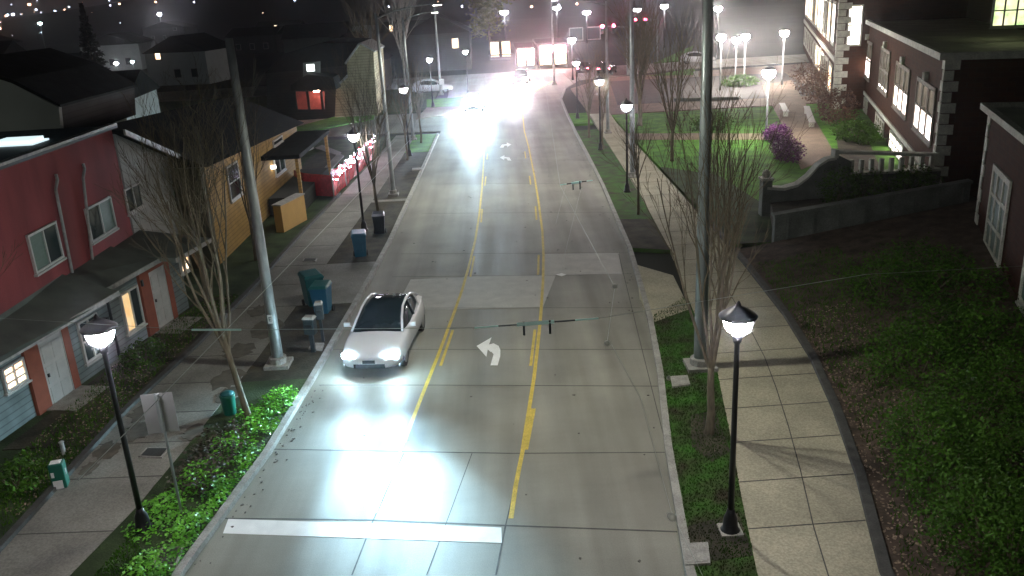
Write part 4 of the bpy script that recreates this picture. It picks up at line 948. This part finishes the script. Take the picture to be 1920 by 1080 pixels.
# ---- fence with red netting on the lot
fa, fb = Vector((*G(625, 372, .1), 0)), Vector((*G(704, 292, .1), 0))
e = empty('netting_fence', (fa.x, fa.y, .1), 0, 'red plastic netting fence sagging along the pavement edge with violet glints added for lamp reflections', 'fence')
dv = (fb-fa); n = 16; mb = MB(); P0 = []
rn = random.Random(5)
for i in range(n+1):
    t = i/n; lean = rn.uniform(-.12, .12); top = 1.35+rn.uniform(-.18, .12)
    for j in range(5): P0.append(tuple(dv*t+Vector((lean*j/4+rn.uniform(-.05, .05), 0, top*j/4))))
mb.add(P0, [(i*5+j, (i+1)*5+j, (i+1)*5+j+1, i*5+j+1) for i in range(n) for j in range(4)])
o = mb.build('netting', 'mesh', e); s_ = o.modifiers.new('s', 'SOLIDIFY'); s_.thickness = .03
for i in (0, 4, 8, 12, 16): MB().tube([tuple(dv*(i/n)+Vector((.05, 0, 0))), tuple(dv*(i/n)+Vector((.05, 0, 1.5)))], .03, 6).build('post', 'galv', e)
MB().add(*(lambda: ([(0, 0, .1), (-1.7, .8, .1), (-2.6, 2.4, .1), (-2.5, 2.4, 1.2), (-1.6, .8, 1.3), (0, 0, 1.25)], [(0, 1, 4, 5), (1, 2, 3, 4)]))()).build('netting', 'mesh', e)
lb = MB()  # glowing slips that stand for lamp reflections on the netting
for i in range(60):
    t = rn.random(); zz = 1.15+rn.uniform(-.35, .25); c = dv*t+Vector((rn.uniform(.03, .12), 0, zz)); s = rn.uniform(.02, .05)
    lb.box(tuple(c), (s, s*3.2, s), rn.uniform(0, 1))
x_ = lb.build('lamp_glints', 'glint', e); x_['kind'] = 'stuff'
# walkway and sunken dark yard behind the fence
structure('walkway', MB().prism(gp([(592, 332), (604, 336), (645, 292), (634, 287)], .1), 0, .12), 'walkL')
structure('walkway', MB().prism(gp([(590, 278), (604, 272), (640, 286), (632, 291)], .1), 0, .124), 'walkL')
structure('dark_bed', MB().prism(gp([(560, 322), (592, 332), (632, 291), (604, 280), (575, 300)], .1), 0, .10), 'soil')
structure('pale_slab', MB().prism(gp([(570, 283), (588, 275), (588, 278), (570, 286)], .1), 0, .13), 'patch')

# ------------------------------------------------------------------ school on the right
ka = .854; aS = radians(16.7)
SC = (22.100*ka, 43.303*ka); SP = Plane(SC, aS)
def srect(L): return SP.rect(L)
sc = empty('school', (SC[0], SC[1], 0), 0, 'brick school with cast-stone corners, triple windows lit white and a pale flat roof', 'building')
EZ = 6.4
inn = Vector((cos(aS), -sin(aS), 0))
def sprism(t0, t1, d0, d1, z0, z1, mt, nm, **k):
    mb = MB(); SP.slab(mb, t0, t1, z0, z1, d0, d1); return W(mb, nm, mt, sc, **k)
sprism(.5, 31, 0, 16, 0, EZ, 'brick', 'wall')
sprism(.3, 31.2, -.25, 16.2, EZ+.002, EZ+.12, 'roofpale', 'roof')
mb = MB(); SP.slab(mb, .2, 31, EZ+.003, EZ+.30, -.32, -.08); SP.slab(mb, .2, .5, EZ+.003, EZ+.30, -.08, 16); W(mb, 'coping', 'stone', sc)
mb = MB(); SP.slab(mb, .5, 31, 1.22, 1.48, -.08, -.002); W(mb, 'belt_course', 'stone', sc)
mb = MB()
for k in range(14):
    w = .62 if k % 2 else .38; SP.slab(mb, .45, .45+w, k*.46, k*.46+.42, -.05, w*.9)
W(mb, 'quoins', 'stone', sc)
for L, lf in (([(1722, 142), (1754, 163), (1750, 278), (1714, 242)], .5), ([(1682, 112), (1706, 130), (1703, 228), (1676, 200)], .52), ([(1652, 85), (1668, 95), (1667, 187), (1650, 165)], .12), ([(1620, 70), (1635, 80), (1633, 154), (1616, 138)], .55)):
    t0, t1, z0, z1 = srect(L)
    o = window(SP, (t0, t1, z0, z1), sc, 'winp', sgn=-1, nv=2, nh=1, fw=.2, mw=.2, d0=.01, frame='brickstone', glass2='wind', lit_frac=lf)
    W(MB().box(SP.P((t0+t1)/2, z1+.25, -.1), (.25, .25, .4)), 'keystone', 'stone', sc)
ts = [(srect([(1722, 142), (1754, 163), (1750, 278), (1714, 242)])), srect([(1682, 112), (1706, 130), (1703, 228), (1676, 200)]), srect([(1652, 85), (1668, 95), (1667, 187), (1650, 165)])]
for i, (t0, t1, _, _) in enumerate(ts+[(28, 30.4, 0, 0)]):
    window(SP, (t0+.3, t1-.1, -.0, 1.1) if False else (t0, t1, .05, 1.1), sc, 'winp' if i == 1 else 'wind', sgn=-1, nv=3, nh=1, fw=.14, d0=.01, frame='stone')
# higher block behind the flat roof
mb = MB(); SP.slab(mb, 8, 31, EZ+.125, EZ+6, 6.5, 15.9); W(mb, 'upper_wall', 'brick', sc)
r0_ = BP(1868, 47, 40); 
U2 = Plane((SC[0]+inn.x*6.5, SC[1]+inn.y*6.5), aS)
# tall lit window in the end wall of the high block
EP = Plane(tuple((Vector(SC).to_3d()+SP.u*8)[:2]), aS+pi/2)
r4 = [EP.q(*x) for x in ((1866, -30), (1925, -30), (1925, 60), (1866, 44))]
t0 = min(x[0] for x in r4); t1 = max(x[0] for x in r4)
window(EP, (t0, t1, r4[3][1]-.2, r4[3][1]+3), sc, 'wing', sgn=1, nv=2, nh=3, fw=.1, d0=.01, frame='stone')
W(MB().box(tuple(Vector(SP.P(4, EZ+.45, 6))), (.5, .5, .7)), 'roof_vent', 'galv', sc); W(MB().box(tuple(Vector(SP.P(3, EZ+.4, 8))), (1.6, .8, .5)), 'roof_unit', 'galv', sc)
W(MB().box(SP.P(7.9, EZ+1.3, 10), (.4, .3, .2)), 'roof_lamp', emat('roof_lamp', (1, .95, .75), 60), sc)
# projecting far wing with many tall windows
WD = -2.2
mb = MB(); SP.slab(mb, 31.2, 95, 0, 12, WD, 16); W(mb, 'wing_wall', 'brick', sc)
mb = MB()
for k in range(24): 
    w = .9 if k % 2 else .5; SP.slab(mb, 31.15, 31.15+w, k*.5, k*.5+.46, WD-.06, WD+w)
W(mb, 'quoins', 'stone', sc)
mb = MB(); SP.slab(mb, 31.3, 95, 3.6, 4.0, WD-.12, WD-.002); W(mb, 'belt_course', 'stone', sc)
for k in range(11):
    t0 = 34+k*5.4
    window(SP, (t0, t0+3.6, .8, 3.2), sc, 'winw' if k in (0, 3, 4) else 'wind', sgn=-1, nv=2, nh=1, fw=.28, d0=-WD+.01, frame='stone', sill=False)
    window(SP, (t0, t0+3.6, 4.6, 8.0), sc, ['winp', 'winw', 'wind', 'winp', 'winp', 'winw', 'wind', 'winw', 'winp', 'winw', 'winp'][k], sgn=-1, nv=2, nh=2, fw=.28, d0=-WD+.01, frame='stone', sill=False)
window(Plane(tuple((Vector(SC).to_3d()+SP.u*31.2)[:2]), aS+pi/2), (WD+.6, WD+1.7, 4.8, 7.8), sc, 'winp', sgn=1, nv=0, nh=1, fw=.12, d0=.01, frame='stone', sill=False)
fix(sc)
# ---- annex at right edge
aA = radians(19.3); AC = G(1828, 500); AP = Plane(AC, aA)
an = empty('school_annex', (AC[0], AC[1], 0), 0, 'low brick annex with pale corner stones and tall white windows at the right edge', 'building')
mb = MB(); AP.slab(mb, -22, .9, 0, 5.4, 0, 14); W(mb, 'wall', 'brickd', an)
mb = MB(); AP.slab(mb, -22, 1.1, 5.402, 5.48, -.2, 14.2); W(mb, 'roof', 'roofpale', an)
mb = MB(); AP.slab(mb, -22, 1.15, 5.403, 5.62, -.28, -.06); AP.slab(mb, .9, 1.15, 5.403, 5.62, -.06, 14); W(mb, 'coping', 'stone', an)
mb = MB()
for k in range(12): 
    w = .5 if k % 2 else .32; AP.slab(mb, .95-w, .95, k*.45, k*.45+.42, -.04, w)
W(mb, 'quoins', 'stone', an)
mb = MB(); AP.slab(mb, -22, .88, .0, .75, -.06, -.002); W(mb, 'plinth', mat('orange_brown_base', (.16, .075, .035), .9, .2, 2), an)
for (a, b) in ((-3.9, -1.2), (-9.5, -6.8)):
    window(AP, (a, b, 1.15, 3.95), an, 'blind', sgn=-1, nv=2, nh=2, fw=.2, d0=.01, frame='stone')
fix(an)
# ---- curved parapet wall with balusters
wy = 37.0; e = empty('stair_parapet', (11.5, wy, 0), 0, 'curving cast-stone parapet wall with a row of square openings running to the school', 'wall')
prof = [BP(x, y, wy) for x, y in ((1438, 350), (1470, 352), (1495, 345), (1515, 330), (1535, 308), (1552, 297), (1568, 294), (1568, 283))]
top_r = BP(1768, 289, wy)
body = [(p[0], p[2]) for p in prof]+[(top_r[0], top_r[2])]
x0 = BP(1597, 300, wy)[0]; zt = BP(1650, 303, wy)[2]; zb_ = BP(1650, 326, wy)[2]
mb = MB()
poly = [(p[0]-11.5, 0, p[2]-.12) for p in prof]+[(x0-11.5, 0, top_r[2]-.12), (x0-11.5, 0, 0), (prof[0][0]-11.5, 0, 0)]
mb.extr(poly, (0, .35, 0)); mb.build('wall', 'dstone', e)
MB().box(((x0+top_r[0])/2-11.5, .175, zb_/2), (top_r[0]-x0-.004, .35, zb_)).build('dado', 'dstone', e)
mb = MB()
cp = [(p[0]-11.5, p[2]) for p in prof]+[(top_r[0]-11.5, top_r[2])]
for (xa, za_), (xb, zb2) in zip(cp, cp[1:]):
    if abs(xb-xa) < .02: 
        mb.box((xa, .175, (za_+zb2)/2), (.16, .5, abs(zb2-za_)+.1)); continue
    mb.hexa([(xa, -.08, za_-.119), (xb, -.08, zb2-.119), (xb, .43, zb2-.119), (xa, .43, za_-.119), (xa, -.08, za_), (xb, -.08, zb2), (xb, .43, zb2), (xa, .43, za_)])
mb.build('coping', 'stone', e)
n = 9
for k in range(n):
    xx = lerp(x0, top_r[0], (k+.15)/n)-11.5; MB().box((xx, .175, (zb_+zt)/2), (.16, .2, zt-zb_+.2)).build('baluster', 'stone', e)
MB().box(((x0+top_r[0])/2-11.5, .175, zb_+.04), (top_r[0]-x0, .42, .1)).build('sill', 'stone', e)
MB().box((-.05, .175, .85), (.42, .5, 1.7)).build('end_post', 'dstone', e)
MB().box((-.05, .175, 1.74), (.52, .6, .1)).lathe([(.1, 0), (.17, .08), (.19, .18), (.14, .3), (.05, .36)], (-.05, .175, 1.78), 12).build('finial', 'stone', e)
# retaining wall
e = empty('retaining_wall', (10.4, 32.4, 0), 0, 'long low weathered concrete retaining wall above the shrubs', 'wall')
MB().hexa([(0, 0, 0), (8.2, 1.2, 0), (8.2, 1.5, 0), (0, .3, 0), (0, 0, 1.25), (8.2, 1.2, 1.9), (8.2, 1.5, 1.9), (0, .3, 1.25)]).build('wall', 'dstone', e)
MB().hexa([(-.05, -.06, 1.253), (8.25, 1.14, 1.903), (8.25, 1.56, 1.903), (-.05, .36, 1.253), (-.05, -.06, 1.36), (8.25, 1.14, 2.01), (8.25, 1.56, 2.01), (-.05, .36, 1.36)]).build('coping', 'dstone', e)
mb = MB()
for k in range(8): mb.box((.5+k*1.05, .14+k*.154-.17, .75+k*.08), (.06, .05, .9))
mb.build('pilaster_joint', 'dstone', e)
structure('terrace', MB().hexa([(10.6, 32.9, -.1), (19.5, 34, -.1), (19.5, 36.9, -.1), (11.6, 36.9, -.1), (10.6, 32.9, .9), (19.5, 34, 1.0), (19.5, 36.9, 1.0), (11.6, 36.9, .7)]), 'soil')
structure('soil_bed', MB().prism([(18.0, 38.2), (20.8, 47.5), (24.3, 58), (22.6, 58.5), (19.6, 50), (16.4, 41), (15.8, 38.2)], 0, .115), 'soil')
# benches / seat blocks on the path
def bench(px1, px2, label):
    a, b = Vector((*G(*px1, .3), 0)), Vector((*G(*px2, .3), 0)); c = (a+b)/2; L = (b-a).length; rz = atan2(b.y-a.y, b.x-a.x)
    e = empty('bench', (c.x, c.y, .1), rz, label, 'bench', 'pale benches along the brown path')
    MB().box((0, 0, .42), (L, .42, .08)).build('seat', 'trim', e, bevel=.01)
    for s in (-.4, .4): MB().box((s*L, 0, .19), (.2, .36, .38)).build('leg', 'stone', e)
bench((1512, 205), (1523, 236), 'pale bench on the school side of the brown path'); bench((1466, 199), (1474, 215), 'pale bench on the lawn side of the brown path')
# low rail near plaza
e = empty('low_rail', (*G(1265, 190, .1), .1), 0, 'thin low rail and step edge across the plaza behind the right steel pole', 'railing')
b = Vector((*G(1385, 187, .1), 0))-Vector((*G(1265, 190, .1), 0)); MB().extr([(0, 0, 0), tuple(b), tuple(b+Vector((0, 0, .25))), (0, 0, .25)], (0, .2, 0)).build('step', 'dstone', e)
MB().tube([tuple(b*.4+Vector((0, 0, .2))), tuple(b*.55+Vector((0, 3, 1.0))), tuple(b*.62+Vector((0, 5, 1.1)))], .05, 6).build('rail', 'galv', e)

# ------------------------------------------------------------------ cars
def car(loc, rz, label, paint, head, tailm='tail', lens_scale=1., L=4.5, glassroof=True, headpow=0, hcol=(.75, .9, 1), tgt=None, group='cars on the road', lights=True):
    """nose towards -Y in local space"""
    e = empty('car', (loc[0], loc[1], 0.), rz, label, 'car', group)
    k = L/4.6
    # stations: y, half width at sill, half width at belt, belt z, bottom z
    st = [(-2.30, .52, .50, .50, .32), (-2.24, .72, .70, .62, .24), (-2.05, .86, .83, .70, .20), (-1.6, .92, .90, .80, .19), (-1.0, .925, .91, .89, .19), (-.3, .925, .90, .94, .19),
          (.5, .925, .90, .96, .19), (1.2, .925, .90, .98, .19), (1.75, .91, .87, .98, .2), (2.1, .86, .80, .95, .24), (2.26, .72, .68, .84, .30), (2.30, .6, .56, .70, .36)]
    vs = []; fs = []
    for (y, ws, wb, zb, z0) in st:
        y *= k; mid = (z0+zb)*.5
        ring = [(0, z0), (ws*.85, z0), (ws*.98, z0+.1), (ws, mid), (wb*.985, zb-.08), (wb*.9, zb-.01), (wb*.5, zb+.035), (0, zb+.045)]
        for (x, z_) in ring: vs.append((x, y, z_))
        for (x, z_) in ring[-2:0:-1]: vs.append((-x, y, z_))
    nr = 14
    for i in range(len(st)-1):
        for j in range(nr): a = i*nr+j; b = i*nr+(j+1) % nr; fs.append((a, a+nr, b+nr, b))
    fs.append(tuple(range(nr))); e0 = (len(st)-1)*nr; fs.append(tuple(e0+j for j in range(nr-1, -1, -1)))
    bd = MB().add(vs, fs).build('body', paint, e, smooth=True); sbd = bd.modifiers.new('s', 'SUBSURF'); sbd.levels = sbd.render_levels = 1
    # cabin: stations y, half width base, half width top, z top
    cb = [(-1.02, .74, .70, .93), (-.55, .80, .64, 1.20), (-.10, .82, .60, 1.38), (.45, .82, .59, 1.44), (1.0, .80, .57, 1.40), (1.5, .76, .56, 1.24), (2.0, .68, .56, 1.02)]
    vs = []; fs = []
    for (y, wb, wt, zt) in cb:
        y *= k; zb = .90
        for (x, z_) in ((wb, zb), (lerp(wb, wt, .55), lerp(zb, zt, .62)), (wt, zt-.025), (wt*.6, zt), (0, zt+.012), (-wt*.6, zt), (-wt, zt-.025), (-lerp(wb, wt, .55), lerp(zb, zt, .62)), (-wb, zb)): vs.append((x, y, z_))
    nr = 9
    for i in range(len(cb)-1):
        for j in range(nr-1): a = i*nr+j; fs.append((a, a+nr, a+nr+1, a+1))
    fs.append(tuple(range(nr))); e0 = (len(cb)-1)*nr; fs.append(tuple(e0+j for j in range(nr-1, -1, -1)))
    cbn = MB().add(vs, fs).build('windscreen', 'carg', e, smooth=True)
    # pillars / roof rails in body colour
    for s in (-1, 1):
        pts = [(s*.755, -1.04*k, .93), (s*.67, -.55*k, 1.20), (s*.625, -.10*k, 1.375), (s*.61, .45*k, 1.43), (s*.60, 1.0*k, 1.39), (s*.60, 1.5*k, 1.235), (s*.64, 2.05*k, .99)]
        MB().tube(pts, [.035, .035, .038, .04, .045, .055, .05], 8).build('roof_rail', paint, e, smooth=True)
        MB().tube([(s*.83, .42*k, .93), (s*.64, .42*k, 1.40)], [.03, .03], 6).build('pillar', 'card', e)
        # rear quarter
        MB().add([(s*.86, 1.15*k, .92), (s*.80, 2.05*k, .94), (s*.62, 1.95*k, 1.03), (s*.63, 1.45*k, 1.25)], [(0, 1, 2, 3)]).build('quarter_panel', paint, e)
        # mirrors
        MB().box((s*1.0, -.62*k, .99), (.18, .1, .12)).tube([(s*.86, -.66*k, .93), (s*.95, -.63*k, .98)], .02, 6).build('mirror', paint, e, bevel=.03)
        # headlight and tail light
        hl = MB().box((s*.63, -2.14*k, .60), (.27*lens_scale, .12, .11*lens_scale), s*.38).build('headlight', head, e, bevel=.02)
        MB().box((s*.60, 2.21*k, .78), (.26, .06, .10), -s*.25).build('tail_light', tailm, e)
        for yy in (-1.42*k, 1.42*k):
            w = MB().tube([(s*.70, yy, .33), (s*.885, yy, .33)], .335, 22).build('wheel', 'tyre', e, smooth=False)
            MB().tube([(s*.86, yy, .33), (s*.895, yy, .33)], .22, 16).build('rim', 'rim', w)
    MB().box((0, -2.28*k, .34), (.9, .05, .12)).build('grille', 'carg', e)
    MB().box((0, -2.31*k, .47), (.36, .02, .1)).build('number_plate', 'carg', e)
    if headpow:
        for s, pw, sz, tx, sq in ((-1, 1.5, 31, 0, .31), (1, 1.5, 31, 0, .31), (-1, .20, 75, -1, .30), (1, .20, 75, -1, .30), (-1, .16, 120, -8, .22), (1, .02, 110, -4, .4)):
            l = bpy.data.lights.new('headlamp_beam', 'SPOT'); l.energy = headpow*pw; l.color = hcol; l.spot_size = radians(sz); l.spot_blend = 1.; l.shadow_soft_size = .06
            o = bpy.data.objects.new('headlamp_beam', l); COL.objects.link(o); o.parent = e
            src = Vector((s*.62, -2.40*k, .62)); o.location = src
            l.shadow_soft_size = .09
            o.rotation_euler = (Vector((tgt[0]+s*.5+tx, tgt[1], tgt[2]))-src).to_track_quat('-Z', 'Y').to_euler(); o.scale = (1, sq, 1)
    return e
car((-3.92, 24.45), radians(-6), 'white car with black glass roof driving towards the viewer, headlights glaring', 'carw', 'head', L=4.35, headpow=14500, lens_scale=1.25, tgt=(3.1, -10.6, 0), tailm='glass_red', hcol=(.48, .80, 1))
car((-2.5, 80), radians(-2), 'second oncoming car nearly hidden by its huge blue-white headlight glare', 'carw', 'headfar', headpow=13000, lens_scale=1.6, tgt=(0, -14, 0), hcol=(.6, .85, 1))
car((2.4, 101.5), radians(-8), 'third oncoming car with pinkish white headlights at the intersection', 'card', 'headpink', headpow=9000, lens_scale=1.6, tgt=(0, -14, 0), hcol=(1, .85, .9))
car((10.4, 108.5), radians(168), 'car with red tail lights waiting at the far intersection', 'card', 'trim', lights=False)
car((12.9, 106.5), radians(162), 'second car with red tail lights, right of the waiting one', 'card', 'trim')
car((-7.5, 96), radians(95), 'parked car seen side on across the side street', 'carw', 'trim', 'porch')
car((25.5, 114), radians(80), 'pale parked car beyond the plaza', 'carw', 'trim', 'porch')

# ------------------------------------------------------------------ far intersection: shops, signals
def shopb(px0, px1, py_top, Y, label, wall, front, sign=None, h0=0):
    a = BP(px0, py_top, Y); b = BP(px1, py_top, Y); w = b[0]-a[0]; cx = (a[0]+b[0])/2; h = a[2]
    e = empty('shop_building', (cx, Y, 0), 0, label, 'building', 'lit buildings at the far intersection')
    MB().box((0, 5, h/2), (w, 10, h)).build('wall', wall, e)
    n = max(2, int(w/3))
    for i in range(n):
        x = -w/2+(i+.5)*w/n; f = MB().box((x, -.05, 1.6), (w/n*.8, .08, 2.4)).build('window', 'trimd', e); MB().box((x, -.10, 1.6), (w/n*.7, .03, 2.1)).build('pane', front, f)
    if sign: MB().box((0, -.3, h*.80), (w*.85, .5, h*.26)).build('sign_board', sign, e)
    MB().box((0, 5, h+.1), (w+.4, 10.4, .2)).build('roof', 'darkroof', e)
shopb(1008, 1064, 84, 118.5, 'shop with a broad pink-white lit sign straight up the road', 'dhouse', 'shop', 'sign_pink')
shopb(968, 1003, 92, 119, 'smaller shop with red-edged lit front left of the pink sign', 'dhouse', 'shop', 'sign_pink')
shopb(918, 960, 105, 138, 'dark building with tall cream-lit windows left of the intersection', 'dhouse', 'winw')
shopb(1065, 1130, 100, 170, 'dark low building behind the red signals', 'dhouse', 'glass')
def signal(x, y, label, sx=0.):
    e = empty('traffic_signal', (x, y, 0), 0, label, 'traffic light', 'red traffic signals')
    MB().tube([(0, 0, 0), (0, 0, 5.6)], .12, 8).build('pole', 'galv', e); MB().tube([(0, 0, 5.4), (-3.2, 0, 5.7)], .07, 8).build('mast_arm', 'galv', e)
    for xx in (-1.6, -2.9):
        h = MB().box((xx, -.1, 5.3), (.36, .3, 1.05)).build('signal_head', 'black', e)
        for q, c_ in ((.34, 'redsig'), (0, 'glass'), (-.34, 'glass')): MB().tube([(xx, -.25, 5.3+q), (xx, -.29, 5.3+q)], .15 if c_ != 'redsig' else .17, 12).build('lens', c_, h)
signal(15.0, 104, 'red traffic signal on a mast arm right of the road at the intersection')
signal(21.0, 118, 'farther red traffic signal behind the broad dark tree')

# ------------------------------------------------------------------ hills with the lights of the city
mb = MB(); NX, NY = 40, 10
for j in range(NY+1):
    for i in range(NX+1):
        x = lerp(-900, 1100, i/NX); y = lerp(330, 1380, j/NY); hgt = (j/NY)**1.1*(78+30*sin(i*.5)+26*cos(i*.23+1))*(1.0 if x < 300 else .7)
        mb.v.append((x, y, -.05+hgt))
for j in range(NY):
    for i in range(NX): a = j*(NX+1)+i; mb.f.append((a, a+1, a+NX+2, a+NX+1))
structure('hills', mb, 'hill')
def hz(x, y):
    i = (x+900)/2000*NX; j = max(0, (y-330)/1050*NY); return -.05+(j/NY)**1.1*(78+30*sin(i*.5)+26*cos(i*.23+1))*(1.0 if x < 300 else .7)
rnd = random.Random(9)
for nm, mt_, n_, lab in (('city_lights', emat('cold_city_light', (.7, .75, 1.0), 26), 130, 'scattered cold white lights on the dark far hillside'), ('city_lights', emat('warm_city_light', (1.0, .55, .35), 18), 130, 'scattered warm orange lights on the dark far hillside')):
    mb = MB()
    for _ in range(n_):
        y = rnd.uniform(340, 1250); x = rnd.uniform(-.62, .75)*y; s = (.14+.75*rnd.random()**2.2)*y/420
        mb.box((x, y, hz(x, y)+2.2+s), (s*rnd.uniform(.6, 1.6), s, s))
    tag(mb.build(nm, mt_), lab, 'city lights', kind='stuff')
# nearer scattered lamps among the houses on the left
for i, (px, py, Yd, lab) in enumerate([(75, 44, 260, 'white lamp at the left edge high among the houses'), (133, 171, 96, 'oval white lamp low behind the pale end wall'), (218, 120, 150, 'white lamp left of a pair above the conifer'), (248, 116, 150, 'bluish lamp right of a pair above the conifer'), (327, 82, 215, 'violet lamp at the end of the dark hillside'), (34, 147, 120, 'small lamp directly above the pale end wall'), (300, 142, 130, 'warm lamp low between the dark roofs'), (314, 134, 140, 'orange lamp just beside the warm low one'), (299, 27, 330, 'greenish lamp near the top left hillside')]):
    x, y, zz = BP(px, py, Yd); e = empty('street_lamp', (x, y, -.05), 0, lab, 'street lamp', 'lamps among the left houses'); h = zz+.05; s = Yd/150
    h = max(h, 2.0)
    MB().tube([(0, 0, 0), (0, 0, h)], .08*s, 6).build('pole', 'galv', e); MB().lathe([(.1*s, -.22*s), (.3*s, -.1*s), (.34*s, .06*s), (.1*s, .2*s)], (0, 0, h), 10).build('lens', 'lamp' if i % 3 else emat('yard_lamp', (.8, 1, 1), 30), e)

# ------------------------------------------------------------------ damp night air
hzm = bpy.data.materials.new('haze'); hzm.use_nodes = True; nt = hzm.node_tree
for n_ in list(nt.nodes):
    if n_.type == 'BSDF_PRINCIPLED': nt.nodes.remove(n_)
pv = nt.nodes.new('ShaderNodeVolumePrincipled'); pv.inputs['Density'].default_value = .0009; pv.inputs['Anisotropy'].default_value = .955; pv.inputs['Color'].default_value = (.9, .92, .95, 1)
nt.links.new(pv.outputs[0], nt.nodes['Material Output'].inputs['Volume'])
hb = MB().box((100, 680, 79.3), (2400, 1560, 161.5)); tag(hb.build('haze', hzm), kind='stuff')

# ------------------------------------------------------------------ night sky and render settings
w = bpy.data.worlds.new('World'); S.world = w; w.use_nodes = True
nt = w.node_tree; bg = nt.nodes['Background']
sky = nt.nodes.new('ShaderNodeTexSky'); sky.sky_type = 'NISHITA'; sky.sun_disc = False; sky.sun_elevation = radians(-6); sky.sun_rotation = radians(200)
mixn = nt.nodes.new('ShaderNodeMix'); mixn.data_type = 'RGBA'; mixn.inputs[0].default_value = .985
nt.links.new(sky.outputs[0], mixn.inputs[6]); mixn.inputs[7].default_value = (.035, .042, .05, 1)
nt.links.new(mixn.outputs[2], bg.inputs['Color']); bg.inputs['Strength'].default_value = .12
S.view_settings.view_transform = 'Standard'; S.view_settings.look = 'None'; S.view_settings.exposure = 0; S.view_settings.gamma = 1
S.render.engine = 'CYCLES'; S.cycles.use_denoising = True; S.cycles.max_bounces = 5; S.cycles.diffuse_bounces = 3; S.cycles.glossy_bounces = 3
S.cycles.sample_clamp_indirect = 4; S.cycles.sample_clamp_direct = 0; S.cycles.caustics_reflective = False; S.cycles.caustics_refractive = False
